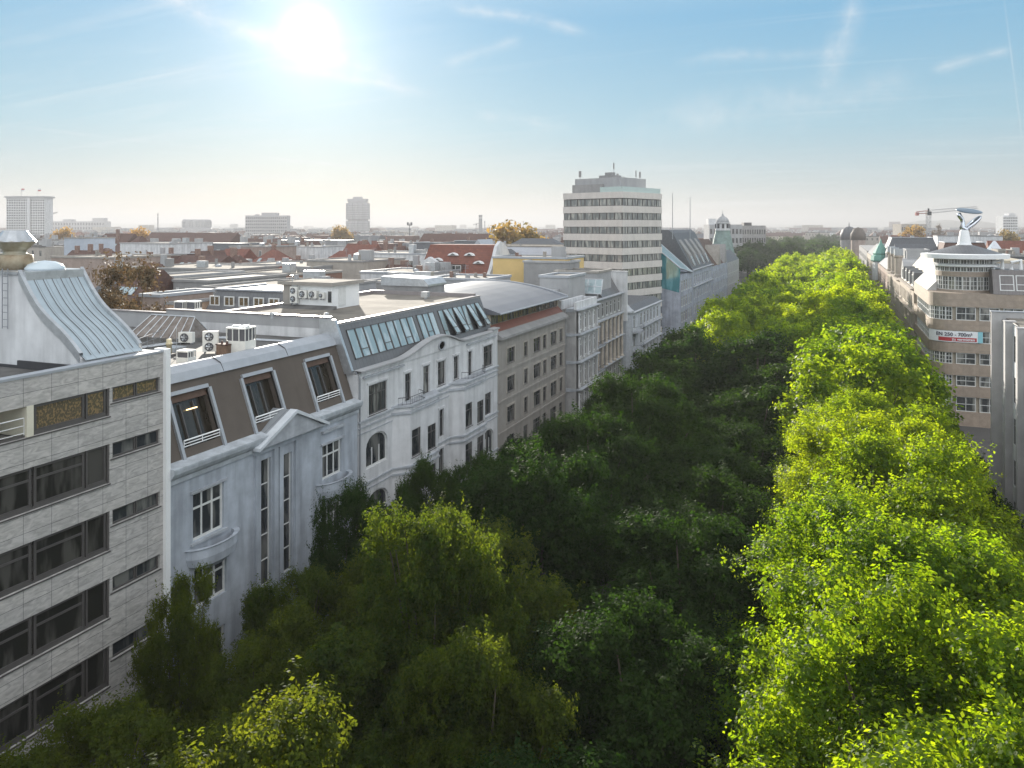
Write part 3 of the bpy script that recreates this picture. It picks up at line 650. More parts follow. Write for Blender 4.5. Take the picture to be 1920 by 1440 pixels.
for xb0, xb1 in ((4.9, 12.1), (15.0, 22.1)):
    pl = [(xb0, 0), (xb0 + 1.2, -.95), (xb1 - 1.2, -.95), (xb1, 0)]
    b = MB(); fr = [(xb0 + 1.5, 11.4, 1.5, 2.2), (xb1 - 3.0, 11.0 + .2, 1.5, 2.1), (xb0 + 1.5, 7.7, 1.5, 2.2), (xb1 - 3.0, 7.7, 1.5, 2.2), (xb0 + 1.5, 3.7, 1.5, 2.2), (xb1 - 3.0, 3.7, 1.5, 2.2)]
    b.wall(xb0 + 1.2, xb1 - 1.2, 2.5, 15.05, fr, -.95, .2)
    b.poly([(xb0, 0, 2.5), (xb0 + 1.2, -.95, 2.5), (xb0 + 1.2, -.95, 15.05), (xb0, 0, 15.05)]); b.poly([(xb1 - 1.2, -.95, 2.5), (xb1, 0, 2.5), (xb1, 0, 15.05), (xb1 - 1.2, -.95, 15.05)])
    b.poly([(x, y, 2.5) for x, y in pl][::-1]); b.build('bay', M_white, c)
    for x, z, w, h in fr: window(c, x, z, w, h, 1 if x < xb0 + 3 else 2, (.7,), -.82, M_bronze, M_glass, .07, sill=.1)
    o = [(xb0 - .15, 0), (xb0 + 1.1, -1.12), (xb1 - 1.1, -1.12), (xb1 + .15, 0)]
    for z0, z1, k in ((15.05, 15.25, 1), (15.6, 15.75, 1.08), (11.0 - .25, 10.9, 1), (9.95 + .3, 10.4, 1), (6.9, 7.1, 1)):
        b = MB(); b.prism([(x, y * k) for x, y in o], z0, z1); b.build('bay_moulding', M_trim, c)
    b = MB(); b.prism([(xb0, 0), (xb0 + 1.2, -.95), (xb1 - 1.2, -.95), (xb1, 0)], 15.25, 15.6); b.build('bay_parapet', M_white, c)
    ra = [(xb0 + .4, -.32, 15.75), (xb0 + 1.2, -1.0, 15.75), (xb0 + 3.6, -1.0, 15.75), (xb0 + 4.2, -.1, 15.75)] if xb0 < 10 else [(xb0 + 2.4, -.1, 15.75), (xb0 + 2.8, -1.0, 15.75), (xb1 - 1.2, -1.0, 15.75), (xb1 - .4, -.32, 15.75)]
    railing(c, ra, .6, m=M_dark, step=.3, name='balcony_railing')
b = MB()
for z0, z1, y in ((15.5, 15.62, -.16), (15.05, 15.16, -.1), (14.6, 14.68, -.05), (10.75, 10.88, -.12), (10.3, 10.38, -.06), (6.9, 7.05, -.12)):
    for p0, p1 in ((0, 4.9), (12.1, 15.0), (22.1, L)): b = MB(); b.box(p0, y, z0, p1, -.001, z1); b.build('string_course', M_trim, c)
for p0, p1 in ((.6, 6.6), (18.6, 25.6)): b = MB(); b.box(p0, -.2, 18.72, p1, 0, 18.84); b.build('string_course', M_trim, c)
b = MB()
pts = [(0, 19.0), (0, 19.4), (5.4, 19.4), (5.4, 19.15)]
top = [(0, 19.35), (5.6, 19.35)] + [(5.6 + 6.9 * q, 19.35 + 1.0 * (.5 - .5 * math.cos(PI * q))) for q in [k / 8 for k in range(1, 9)]] + [(13.5 + 5 * q, 20.35 - 1.0 * (.5 - .5 * math.cos(PI * q))) for q in [k / 8 for k in range(0, 9)]] + [(24.6, 19.35), (24.6, 19.55), (L, 19.55)]
b.ext([(L, 19.0), (0, 19.0)][::-1] + top[::-1], -.3, .35, 'y') if False else None
for (xa, za), (xb, zb) in zip(top, top[1:]):
    if xb - xa < 1e-4: continue
    b.poly([(xa, -.08, 19.0), (xb, -.08, 19.0), (xb, -.08, zb), (xa, -.08, za)]); b.poly([(xa, .3, 19.0), (xb, .3, 19.0), (xb, .3, zb), (xa, .3, za)])
b.build('gable_parapet', M_white, c)
b = MB()
for (xa, za), (xb, zb) in zip(top, top[1:]):
    b.poly([(xa, -.28, za), (xb, -.28, zb), (xb, .4, zb + .04), (xa, .4, za + .04)]); b.poly([(xa, -.28, za - .14), (xb, -.28, zb - .14), (xb, -.28, zb), (xa, -.28, za)]); b.poly([(xa, -.08, za - .2), (xb, -.08, zb - .2), (xb, -.28, zb - .14), (xa, -.28, za - .14)])
b.build('gable_coping', M_lgrey, c)
b = MB(Matrix.Translation((13.3, -.1, 19.45)) @ Matrix.Rotation(PI / 2, 4, 'X') @ Matrix.Diagonal((1.25, .8, 1, 1))); b.lathe([(.01, .0), (.42, .0)], 20); b.build('oval_window', M_glass, c)
b = MB(Matrix.Translation((13.3, -.1, 19.45)) @ Matrix.Rotation(PI / 2, 4, 'X') @ Matrix.Diagonal((1.25, .8, 1, 1))); b.lathe([(.42, .0), (.42, .08), (.52, .08), (.52, .0)], 20); b.build('oval_surround', M_trim, c)
tilt = -math.atan2(1.35, 3.45); SL = Matrix.Translation((0, .65, 19.2)) @ Matrix.Rotation(tilt, 4, 'X')
gl = [(1.1, .85, 10.3, 2.35, 9), (12.0, .85, 3.3, 2.35, 3), (16.1, .55, 9.2, 2.65, 9)]
b = MB(SL); b.wall(0, L, 0, 3.7, [(q[0], q[1], q[2], q[3]) for q in gl], 0, .2); b.build('mansard_slope', M_zincd, c)
b = MB(); b.ext([(.65, 19.2), (2.0, 22.65), (2.0, 19.2)], -.01, .03, 'x'); b.build('mansard_cheek', M_zincd, c)
b = MB(); b.ext([(.4, 19.15), (.35, 19.4), (1.85, 23.1), (3.2, 23.15), (3.2, 19.15)], -.28, -.01, 'x'); b.build('zinc_verge', M_metal, c)
openers = {2: (1, 3, 6, 8)}
for gi, (x, z, w, h, n) in enumerate(gl):
    for k in range(n):
        op = gi == 2 and k in (1, 3, 6, 8)
        M = SL @ Matrix.Translation((x + w * (k + .5) / n, -.02, z + (h if op else 0)))
        ww = w / n - .05; b = MB(M @ Matrix.Rotation(R(-14), 4, 'X') if op else M); zz = -h if op else 0
        for q in ((-ww / 2, zz, -ww / 2 + .06, zz + h), (ww / 2 - .06, zz, ww / 2, zz + h), (-ww / 2, zz, ww / 2, zz + .06), (-ww / 2, zz + h - .06, ww / 2, zz + h)):
            b.box(q[0], -.05, q[1], q[2], .03, q[3])
        if k % 3 == 1 or gi == 2: b.box(-ww / 2, -.05, zz + .62, ww / 2, .03, zz + .68)
        o = b.build('attic_window', M_bronze, c)
        g = MB(b.T); g.poly([(-ww / 2 + .01, 0, zz + .01), (ww / 2 - .01, 0, zz + .01), (ww / 2 - .01, 0, zz + h - .01), (-ww / 2 + .01, 0, zz + h - .01)]); g.build('pane', M_glassb, o)
    g = MB(SL); g.poly([(x, .19, z), (x + w, .19, z), (x + w, .19, z + h), (x, .19, z + h)]); g.build('dark_room', M_dark, c)
b = MB(); b.box(0, 1.98, 22.5, L, 2.5, 22.75); b.box(0, 2.5, 22.35, .3, 18.4, 23.2); b.box(0, 15.2, 0, .3, 18.4, 22.35); b.box(0, 18.4, 0, .3, 26.4, 22.9)
b.build('roof_kerb', M_lgrey, c)
b = MB(); b.box(-.12, 2.5, 23.2, .42, 18.4, 23.27); b.box(-.12, 18.4, 22.9, .42, 26.5, 22.97); b.box(-.02, 1.9, 22.75, L + .02, 2.45, 22.80); b.box(L - .4, 2.5, 22.4, L, 15.2, 23.0); b.box(.4, 14.8, 22.4, L - .4, 15.2, 22.95); b.build('roof_edge_sheet', mat('roof_edge_metal', (.30, .27, .27), .4, .1, 1, metal=.4), c)
b = MB(); b.box(.3, 2.45, 22.36, L - .4, 14.8, 22.62); b.build('roof_gravel', M_gravel, c)
for x in (.12, L - .08): pass
b = MB(); b.tube([(.12, -.1, 2), (.12, -.1, 18.8), (.12, .3, 19.3)], .06, 6); b.build('downpipe', M_rail, c)
# roof plant room with its rank of condensers
pr_ = thing('plant_room', 'white rooftop plant room hung with air conditioners on the gravel roof', 'plant room', (-46.9, 60.2, 22.62))
b = MB(); b.box(0, 0, 0, 5.3, 4.4, 2.15); b.build('wall', M_whitec, pr_)
b = MB(); b.box(-.3, -.35, 2.15, 5.6, 4.7, 2.33); b.build('roof', M_gravel, pr_)
b = MB(); b.box(-.34, -.39, 2.10, -.3, 4.74, 2.40); b.box(5.6, -.39, 2.1, 5.64, 4.74, 2.4); b.box(-.3, -.39, 2.1, 5.6, -.35, 2.4); b.build('fascia', M_tan, pr_)
b = MB(); b.box(.0, -.06, 0, .9, -.005, 2.1); b.build('cladding', M_tan, pr_)
b = MB(); b.box(5.3, 1.0, .2, 5.36, 2.1, 1.9); b.build('door', M_wood, pr_)
b = MB(); b.box(4.9, -.05, .6, 5.25, -.005, 1.6); b.build('window', M_glass, pr_)
b = MB(); b.ext([(0, 0), (0, .3), (-.9, 0)], -.4, 5.8, 'x'); b.build('flashing', M_bitumen, pr_)
for i, (x, z, w, h, fans, lab) in enumerate(((1.45, .35, .75, 1.6, 2, 'two-fan condenser, leftmost on the white plant room wall'), (2.45, .85, .85, .8, 1, 'square condenser hung second from left on the plant room wall'), (3.5, .85, .85, .8, 1, 'square condenser hung third from left on the plant room wall'), (4.45, .85, .5, .65, 1, 'smallest condenser, rightmost on the plant room wall'))):
    t = thing('condenser', lab, 'air conditioner', (-46.9 + x, 60.2 - .28, 22.62 + z), 0, 'condensers on the plant room wall'); ac_split(t, w, .34, h, fans)
t = thing('antenna_mast', 'short antenna mast on the corner of the plant room roof', 'antenna', (-46.2, 60.6, 24.95)); b = MB(); b.tube([(0, 0, 0), (0, 0, .55)], .04, 5); b.build('mast', M_metal, t); b = MB(); b.box(-.2, -.05, .5, .2, .05, .58); b.build('head', M_metal, t)
for i, (u, v, lab) in enumerate(((510, 592, 'small round roof vent on the long white party wall'), (612, 592, 'small roof vent near the zinc verge of the glazed mansard'), (798, 558, 'metal exhaust vent box alone on the gravel roof'))):
    x, y = onZ(u, v, 22.75 if i == 2 else 23.2); t = thing('roof_vent', lab, 'vent', (x, y, 22.6 if i == 2 else 23.0)); b = MB(); s = 1.6 if i == 2 else 1
    b.lathe([(.1 * s, 0), (.1 * s, .25 * s)], 10); b.build('pipe', M_metal, t); b = MB()
    if i == 2: b.box(-.35, -.3, .2, .35, .3, .75); b.box(-.5, -.12, .25, -.35, .12, .5)
    else: b.lathe([(.2, .25), (.2, .4), (.02, .46)], 10)
    b.build('cowl', M_metal, t)
for i, u in enumerate((341, 364)):
    x, y, z = at(u, 584, 68); t = thing('air_conditioner', ['left one of two upright condensers behind the long white wall', 'right one of two upright condensers behind the long white wall'][i], 'air conditioner', (x, y, 22.5), 0, 'pair of condensers behind the white wall'); cage(t, .95, .8, 1.2, 1)
    b = MB(); b.box(-.4, -.42, .15, .4, -.405, 1.05); b.build('front_coil', M_fan, t)
# ------------------------------------------------------------------ tan house with barrel roof
def floors_house(par, L, zt, cols, zs, wm, fm=None, gm=None, depth=14, nx=2, rev=.25, sill=.1, lab=None, core=True, tr=(.7,), z0=0, y=0):
    ops = [(x, z, w, h) for z, h in zs for x, w in cols]
    b = MB(); b.wall(0, L, z0, zt, ops, y, rev)
    if core: b.box(0, y + rev + .12, z0, L, depth, zt); b.box(0, y + .001, z0, .02, y + rev + .12, zt); b.box(L - .02, y + .001, z0, L, y + rev + .12, zt)
    o = b.build('wall', wm, par)
    for x, z, w, h in ops: window(par, x, z, w, h, nx if w > 1.3 else 1, tr, y + rev * .6, fm or M_wood, gm or M_glass, .07, sill=sill)
    return o
d = left('tan_house', 'tan stone-fronted house with long curved metal roof and red attic band', 76.6); L = 22.35
cols = [(2.5, 2.2), (7.5, 1.2), (10.6, 2.4), (13.8, 1.3), (16.6, 2.3), (20.0, 1.3)]
floors_house(d, L, 18.2, cols, [(15.3, 1.65), (12.2, 1.7), (8.9, 1.8), (5.6, 1.9)], M_tan, M_bronze, M_glass, 20)
for z in (14.6, 11.5, 8.2):
    b = MB(); b.box(0, -.1, z, L, -.001, z + .22); b.build('string_course', M_tan, d)
for x, w in cols:
    for z, h in ((15.3, 1.65), (12.2, 1.7), (8.9, 1.8)):
        b = MB(); b.box(x - .2, -.06, z - .02, x - .002, -.001, z + h + .18); b.box(x + w + .002, -.06, z - .02, x + w + .2, -.001, z + h + .18); b.box(x - .002, -.08, z + h + .002, x + w + .002, -.001, z + h + .2); b.build('window_surround', M_beige, d)
b = MB(); b.box(-.05, -.55, 18.2, L + .02, .3, 18.45); b.ext([(-.5, 18.45), (.25, 18.95), (.25, 18.45)], 0, L, 'x'); b.build('stone_cornice', M_greyr, d)
b = MB(); b.ext([(.25, 18.9), (.95, 19.65), (.95, 18.9)], 0, L, 'x'); b.build('red_attic_band', mat('red_oxide_sheet', (.20, .075, .05), .6, .15, 1), d)
b = MB(); b.box(0, .95, 18.2, L, 20, 20.75); b.build('attic_wall', M_cream, d)
for k in range(14): window(d, .5 + k * 1.53, 19.7, 1.35, .95, 2, (), .9, M_bronze, M_autumn if k % 3 else M_glass, .06)
pf = [(0, 20.8), (-.3, 20.85), (-.3, 20.98)] + [(-.3 + 22 * q, 20.98 + 1.75 * math.sin(PI * min(1, q * 1.05)) ** .9) for q in [k / 14 for k in range(1, 14)]] + [(21.7, 20.9), (21.7, 20.7)]
b = MB(); b.ext(pf, -.1, L + .1, 'x'); b.build('barrel_roof', mat('grey_sheet_roof', (.155, .16, .18), .5, .14, .4, metal=.3), d)
b = MB(); b.tube([(-.1, -.36, 20.9), (L + .1, -.36, 20.9)], .1, 8); b.ext([(q[0], q[1] + .12) for q in pf[2:-1]] + [(q[0], q[1] - .1) for q in pf[2:-1]][::-1], L + .1, L + .35, 'x'); b.build('gutter', M_coping, d)
b = MB(); b.box(.5, 8.5, 22.3, 4.6, 14, 23.5); b.build('roof_cabin', M_greyr, d)
b = MB(); b.ext([(8.3, 23.5), (8.3, 23.7), (8.9, 24.3), (14.2, 24.5), (14.2, 23.5)], .3, 4.8, 'x'); b.build('cabin_roof', M_metal, d)

# ------------------------------------------------------------------ ornate houses, the glazed bay house, low corner house
def columns(par, L, xs, z0, z1, m, r=.22, y=-.2):
    b = MB()
    for x in xs: b.lathe([(r * 1.4, z0), (r * 1.4, z0 + .2), (r, z0 + .3), (r * .85, z1 - .3), (r * 1.4, z1 - .15), (r * 1.4, z1)], 8, x, y)
    return b.build('columns', m, par)
def cornices(par, L, zs, m, y=-.35, name='cornice', x0=0):
    b = MB()
    for z in zs: b.ext([(0, z - .25), (y * .4, z - .2), (y, z + .02), (y, z + .14), (0, z + .2)], x0 - .02, L + .02, 'x')
    return b.build(name, m, par)
e = left('ornate_house', 'ornate turn-of-century house with white columns and brown bays left of the tower', 99.05); L = 30.2
cols = [(x, 1.15) for x in (10.6, 13.0, 15.4, 17.8, 20.2, 22.6, 25.0, 27.6)]
zs = [(16.4, 2.0), (12.9, 2.3), (9.3, 2.4), (5.6, 2.4), (1.5, 2.6)]
floors_house(e, L, 19.2, cols, zs, M_greyr, M_wood, M_glass, 16)
b = MB(); b.wall(.5, 9.6, 2.5, 19.2, [(x, z, 1.2, h) for x in (1.2, 3.3, 5.4, 7.6) for z, h in zs[:4]], -1.6, .25); b.box(.5, -1.34, 2.5, 9.6, 0, 19.2); b.build('bay', mat('sooty_white_stone', (.42, .41, .40), .9, .25, .8, .2, streak=.5), e)
for x in (1.2, 3.3, 5.4, 7.6):
    for z, h in zs[:4]: window(e, x, z, 1.2, h, 2, (.7,), -1.45, M_wood, M_glass, .09)
for z, h in zs[:4]: columns(e, L, (.8, 2.85, 4.95, 7.1, 9.2), z - .2, z + h + .3, M_white, .12, -1.68)
columns(e, L, [9.9 + 2.4 * k for k in range(9)], 8.9, 15.9, mat('weathered_column_stone', (.52, .45, .38), .8, .3, 1, streak=.3), .24)
cornices(e, 9.7, (15.9, 12.3, 8.7, 19.1), M_trim, -2.1, x0=.4); cornices(e, L, (15.9, 12.3, 8.7, 19.1), M_trim, -.5, x0=9.7)
for z in (12.5, 8.9): railing(e, [(10, -.9, z), (16.5, -.9, z)], .8, m=M_dark, step=.25, name='balcony_railing'); b = MB(); b.box(10, -.95, z - .15, 16.5, 0, z); b.build('balcony_slab', M_trim, e)
b = MB(); b.box(0, .5, 19.2, 9.7, .8, 20.3); b.box(0, -1.5, 19.2, 9.7, -1.2, 20.2); b.box(9.4, -1.2, 19.2, 9.7, .5, 20.2); b.box(0, .8, 19.2, .3, 16, 21.0); b.build('parapet', M_white, e)
b = MB(); b.ext([(.3, 19.2), (2.2, 22.3), (6, 22.6), (6, 19.2)], 19, L - .5, 'x'); b.build('attic_storey', M_zincd, e)
b = MB(); b.box(.3, 3.5, 19.2, 10, 16, 21.2); b.build('rear_storey', M_lgrey, e)
b = MB(); b.box(L - .5, -.9, 14.5, L, 9, 22.6); b.box(L - .62, -1, 22.6, L + .1, 9, 22.7); b.build('party_wall', M_white, e)
t_ = MB(TM((16.6, 2.6, 19.9), -PI / 2, R(-28))); t_.box(-2.8, -.08, 0, 2.8, 0, 2.4); o = t_.build('sloping_glazing', M_glassb, e)
t_ = MB(TM((16.6, 2.6, 19.9), -PI / 2, R(-28)))
for k in range(6): t_.box(-2.84 + k * 1.12, -.13, -.05, -2.76 + k * 1.12, -.08, 2.45)
for z in (0, 1.2, 2.4): t_.box(-2.84, -.14, z - .04, 2.84, -.13, z + .04)
t_.build('glazing_bar', M_metal, o)
g = left('corner_house', 'low white ornate house with rounded balconies standing before the tower foot', 130.6); L = 30
cols = [(x, 1.3) for x in (1.2, 3.9, 6.6, 12.0, 14.8, 17.6, 20.4, 23.2, 26.4)]
floors_house(g, L, 15.2, cols, [(12.2, 2.2), (9.0, 2.2), (5.8, 2.2), (2.6, 2.2)], mat('grey_white_ornate_stone', (.56, .58, .62), .85, .25, .9, .3, streak=.4), M_wood, M_glass, 9)
cornices(g, L, (15.0, 11.7, 8.5, 5.3), M_trim, -.45)
for z in (11.8, 8.6):
    pts = [(4.0 + 7 * q, -.2 - 1.4 * math.sin(PI * q), z) for q in [k / 10 for k in range(11)]]
    railing(g, pts, .9, m=M_dark, step=.3, name='balcony_railing'); b = MB(); b.prism([(p[0], p[1]) for p in pts] + [(11, 0), (4, 0)], z - .2, z); b.build('balcony_slab', M_trim, g)
b = MB(); b.lathe([(1.3, 6), (1.3, 15.4), (1.6, 15.6), (1.6, 15.9), (1.1, 16.3), (.3, 17.2), (.05, 17.9)], 14, 1.0, .2); b.build('corner_turret', M_trim, g)
b = MB(); b.ext([(0, 15.2), (1.2, 16.0), (9, 16.0), (9, 15.2)], 2.5, L, 'x'); b.build('roof', M_slate, g)
# tower block
tw = thing('tower_block', 'tall pale office tower with ribbon windows rising above the avenue', 'tower', (at(1167, 425, 169)[0], at(1167, 425, 169)[1], 0))
ang = A - math.atan((2300 - 960) / F)     # direction of the right face, turned clockwise from the view axis
vx = Vector((-math.sin(ang), math.cos(ang), 0)); tw.rotation_euler = (0, 0, ang + PI / 2); tw.location[2] = .45   # local x runs along the right face
W = 15.9
M_tg = glassmat('tower_glass', (.15, .165, .165), (.36, .36, .33), .08, .8)
fl = [36.0 - 3.0 * k for k in range(12)]
b = MB(); b.box(.35, -15.55 + 0, 0, W - .35, -.35, 36.2) if False else b.box(.5, .5, 0, W - .5, W - .5, 36.2); b.build('core', M_greyr, tw)
for k, zt in enumerate(fl):     # spandrel band under each window strip
    b = MB(); z1 = zt + (1.0 if k == 0 else .0) - (0 if k == 0 else 1.45) + (0 if k == 0 else 1.45)
    b.box(0, 0, zt - (.35 if k == 0 else .45), W, W, zt + (1.0 if k == 0 else 1.0)); b.build('spandrel_band', M_tower, tw)
GC = {}
def strip(par, n, w0, w1, z, h, face):
    for k in range(n):
        w = (w1 - w0) / n
        T = (lambda x: ((x, .12, z), 0)) if face == 0 else (lambda x: ((.12, W - x, z), -PI / 2))
        p, rz = T(w0 + w * (k + .5)); window(par, 0, 0, w - .04, h, 1 if k % 2 else 2, (), 0, M_bronze, M_tg, .09, rz=rz, pos=p)
for k in range(11):
    zt = fl[k] - .42; z = zt - 1.58
    strip(tw, 8, .15, W - .15, z, 1.58, 0); strip(tw, 8, .15, W - .15, z, 1.58, 1)
b = MB(); b.box(3.2, 2.8, 37.0, 13.6, 15.0, 40.3); b.build('penthouse', M_lgrey, tw)
b = MB(); b.box(2.2, 7, 37.0, 3.6, 15, 38.9); b.box(5.5, 6, 40, 8.5, 10, 41.0); b.box(6.4, 7, 41, 7.6, 9, 41.7); b.build('lift_housing', M_greyr, tw)
b = MB(); b.box(.3, .3, 37, 9.5, .34, 38.1); b.box(9.5, .3, 37, W - .2, .34, 38.1); b.box(.3, .34, 37, .34, 6, 38.1); b.build('glass_balustrade', mat('pale_green_glass', (.42, .52, .50), .1, .05, 1, spec=.9), tw)
for i, (x, y, h, w) in enumerate(((3.8, 14.0, 2.6, .28), (7, 7, 2.6, .12), (11.4, 9, 2.2, .25), (12.9, 5, 2.8, .1), (13.3, 4.2, 2.5, .2), (9.5, 6, 1.3, .1))):
    w0 = tw.rotation_euler[2]; p = Matrix.Rotation(w0, 3, 'Z') @ Vector((x, y, 0)); z = 40 if x > 3.7 and not (5.4 < x < 8.6) else (41.7 if 5.4 < x < 8.6 else 40)
    t = thing('antenna', ['panel antenna at the left end of the tower penthouse', 'thin mast in the middle of the tower roof housing', 'panel antenna right of centre on the tower penthouse', 'thin rod antenna at the right end of the tower penthouse', 'thick antenna beside the rod at the right end of the tower penthouse', 'short aerial behind the roof housing of the tower'][i], 'antenna', (tw.location[0] + p.x, tw.location[1] + p.y, z), 0, 'antennas on the tower')
    b = MB(); b.tube([(0, 0, 0), (0, 0, h)], .06, 5); b.build('mast', M_rail, t); b = MB(); b.box(-w, -.12, h * .45, w, .12, h * .98); b.build('panel', M_greyr, t)
# houses beyond the tower, left side
M_net = mat('bluish_weathered_facade', (.40, .43, .50), .9, .3, .5, .3, streak=.5)
h1 = left('glass_roofed_house', 'house with a folded cyan glass roof just right of the tower', 183)
floors_house(h1, 17, 19.0, [(1, 2.2), (4, 2.2), (7, 2.2), (10.5, 1.6), (13.5, 1.6)], [(15.2, 2.4), (11.6, 2.4), (8, 2.4), (4.4, 2.4)], M_net, M_wood, M_glass, 12)
b = MB(); b.poly([(-.08, 9, 28.0), (-.08, 0, 20.5), (-.08, .3, 15), (-.08, 9, 17)]); b.poly([(-.08, 9, 28), (-.08, 9, 17), (.4, 9, 17), (.4, 9, 28)]); b.build('side_glazing', M_glassc, h1)
b = MB(); b.poly([(0, 0, 20.5), (15, -.3, 18.8), (13, 7, 25.6), (0, 9, 28.0)]); b.poly([(0, 9, 28), (13, 7, 25.6), (13, 12, 22), (0, 12, 22)]); b.build('sloping_glass_roof', mat('sky_reflection_roof_glass', (.42, .60, .66), .12, .06, .5, spec=1.0), h1)  # bright sky reflection is mixed into the roof glass colour
b = MB(); b.tube([(0, 0, 20.5), (15, -.3, 18.8)], .2, 5); b.tube([(0, 9, 28), (0, 0, 20.5)], .16, 5); b.tube([(0, 9, 28), (13, 7, 25.6), (15, -.3, 18.8)], .16, 5)
for k in (1, 2, 3): b.tube([(0, 9 - 2.2 * k, 28 - 1.85 * k), (0, 9 - 2.2 * k, 16)], .06, 4)
b.tube([(0, 1, 18), (0, 9, 21)], .06, 4); b.build('roof_frame', M_coping, h1)
h2 = left('steep_roofed_house', 'tall house with steep dark roof and long slab dormers right of the tower', 200)
floors_house(h2, 34, 19.3, [(1.5 + 3.2 * k, 1.5) for k in range(10)], [(15.6, 2.3), (12, 2.3), (8.4, 2.3), (4.8, 2.3)], M_net, M_wood, M_glass, 14)
b = MB(); b.ext([(0, 19.3), (5, 28.4), (6, 29.2), (9, 29.2), (14, 19.3)], 0, 34, 'x'); b.build('roof', M_slate, h2)
cornices(h2, 34, (19.2, 15), M_trim, -.5)
for k in range(4):
    x = 3 + 7.8 * k; b = MB(); b.ext([(.3, 20), (1.4, 23), (5, 28), (5, 20)], x, x + 3.6, 'x'); o = b.build('dormer', M_greyr, h2)
    g_ = MB(); g_.poly([(x + .4, .25, 20.3), (x + 3.2, .25, 20.3), (x + 3.2, 1.2, 22.6), (x + .4, 1.2, 22.6)]); g_.build('pane', M_glass, o)
h3 = left('turreted_house', 'brown-roofed house with green-edged gables beyond the slab dormers', 234.5)
floors_house(h3, 34, 18.6, [(1.5 + 3.2 * k, 1.5) for k in range(10)], [(14.8, 2.3), (11.2, 2.3), (7.6, 2.3)], M_net, M_wood, M_glass, 14)
b = MB(); b.ext([(0, 18.6), (6, 26), (14, 18.6)], 0, 34, 'x'); b.build('roof', mat('dark_brown_roof', (.10, .065, .05), .8, .3, .5), h3)
for x in (10, 24): b = MB(); b.ext([(x, 18.6), (x + 3, 24.5), (x + 6, 18.6)], -.3, 4, 'y'); b.build('gable', M_greyr if x > 20 else M_tan, h3)
h4 = left('plain_facade_house', 'pale house ending the left row far down the avenue', 269)
floors_house(h4, 34, 18.2, [(1.5 + 3.2 * k, 1.5) for k in range(10)], [(14.4, 2.3), (10.8, 2.3), (7.2, 2.3)], M_lgrey, M_wood, M_glass, 14)
b = MB(); b.ext([(0, 18.2), (3, 21.5), (11, 21.5), (14, 18.2)], 0, 34, 'x'); b.build('roof', M_slate, h4)
# domed belfry and block behind it
x, y, z = at(1355, 425, 300); t = thing('domed_turret', 'white octagonal lantern turret with a small dome beyond the slab dormers', 'turret', (x, y, 0))
b = MB(); b.lathe([(5, 0), (5, 20)], 8); b.build('base', M_greyr, t); b = MB(); b.lathe([(4.4, 20), (4.0, 22), (3.2, 26), (2.7, 28), (2.7, 28.6)], 12); b.build('bell_roof', mat('dull_copper', (.20, .27, .25), .7, .3, .6), t)
b = MB(); b.lathe([(2.8, 28.6), (2.8, 29.2), (2.4, 29.2), (2.4, 31.2), (2.9, 31.3), (2.9, 31.6)], 12); b.build('lantern', M_white, t)
b = MB()
for k in range(8): a_ = 2 * PI * k / 8 + .2; b.box(2.35 * math.cos(a_) - .4, 2.35 * math.sin(a_) - .4, 29.4, 2.35 * math.cos(a_) + .4, 2.35 * math.sin(a_) + .4, 31.0)
b.build('lantern_openings', M_dark, t)
b = MB(); b.lathe([(2.4, 31.6), (2.2, 32.6), (1.4, 33.5), (.6, 33.9), (.35, 34.2), (.35, 34.6), (.1, 34.9), (.05, 36.2)], 12); b.build('dome', M_lgrey, t, smooth=True)
# ------------------------------------------------------------------ right side of the avenue
RW = R(-90)
def right(name, label, t1, cat='building', s=13.5): return thing(name, label, cat, (s, t1, 0), RW)
r1 = right('pier_front_house', 'white house with projecting vertical piers at the right edge', 86.5)
L = 32
ops = [(x, z, 2.6, 2.3) for x in [.45] + [5.05 + 5.1 * k for k in range(5)] for z in (18.2, 14.6, 11.0, 7.4, 3.8)]
M_pier = mat('greyish_pier_render', (.45, .435, .43), .85, .12, .7, .1, streak=.25)
b = MB(); b.wall(.3, L, 0, 21.4, ops, 1.0, .3); b.box(.3, 1.42, 0, L, 16, 21.4); b.build('wall', M_white, r1)
for x, z, w, h in ops: window(r1, x, z, w, h, 2, (.7,), 1.15, M_bronze, M_glass, .07)
for k in range(6):
    b = MB(); x = 0.9 + 5.1 * k if False else 3.9 + 5.1 * k - 3.1; b.box(x + 3.4, .42, 0, x + 4.15, .999, 21.6); b.box(x + 3.35, .37, 21.6, x + 4.2, 1.3, 21.7); b.build('pier', M_pier, r1)
b = MB(); b.box(-.1, .1, 0, .3, 16, 22.05); b.build('end_wall', M_pier, r1)
b = MB(); b.box(-.16, .04, 22.05, .38, 16, 22.13); b.build('coping', M_coping, r1)
b = MB(); b.box(.3, 1.3, 21.4, L, 16, 21.5); b.build('roof_deck', M_gravel, r1)
for z in (4.2, 9.5):
    b = MB(); b.lathe([(.01, z), (.9, z + .2), (1.2, z + .8), (1.2, z + 1.6)], 12, 16, 1.0, PI, 2 * PI); b.build('balcony', M_white, r1)
M_sun = mat('sunlit_cream_stone', (.43, .37, .31), .85, .2, .6, .2, streak=.3)
def plain(side, name, label, t0, t1, zt, m):      # the avenue's houses go on beside and behind the photographer
    o = (left if side < 0 else right)(name, label, t0 if side < 0 else t1); L = t1 - t0
    n = int(L / 3.4); floors_house(o, L, zt, [(1.2 + 3.4 * k, 1.5) for k in range(n)], [(zt - 3.6, 2.2), (zt - 7.2, 2.2), (zt - 10.8, 2.2), (zt - 14.4, 2.2)], m, M_wood, M_glass, 16)
    cornices(o, L, (zt,), M_trim, -.5); b = MB(); b.ext([(.2, zt + .2), (3, zt + 3.4), (13, zt + 3.4), (16, zt + .2)], 0, L, 'x'); b.build('roof', M_slate, o)
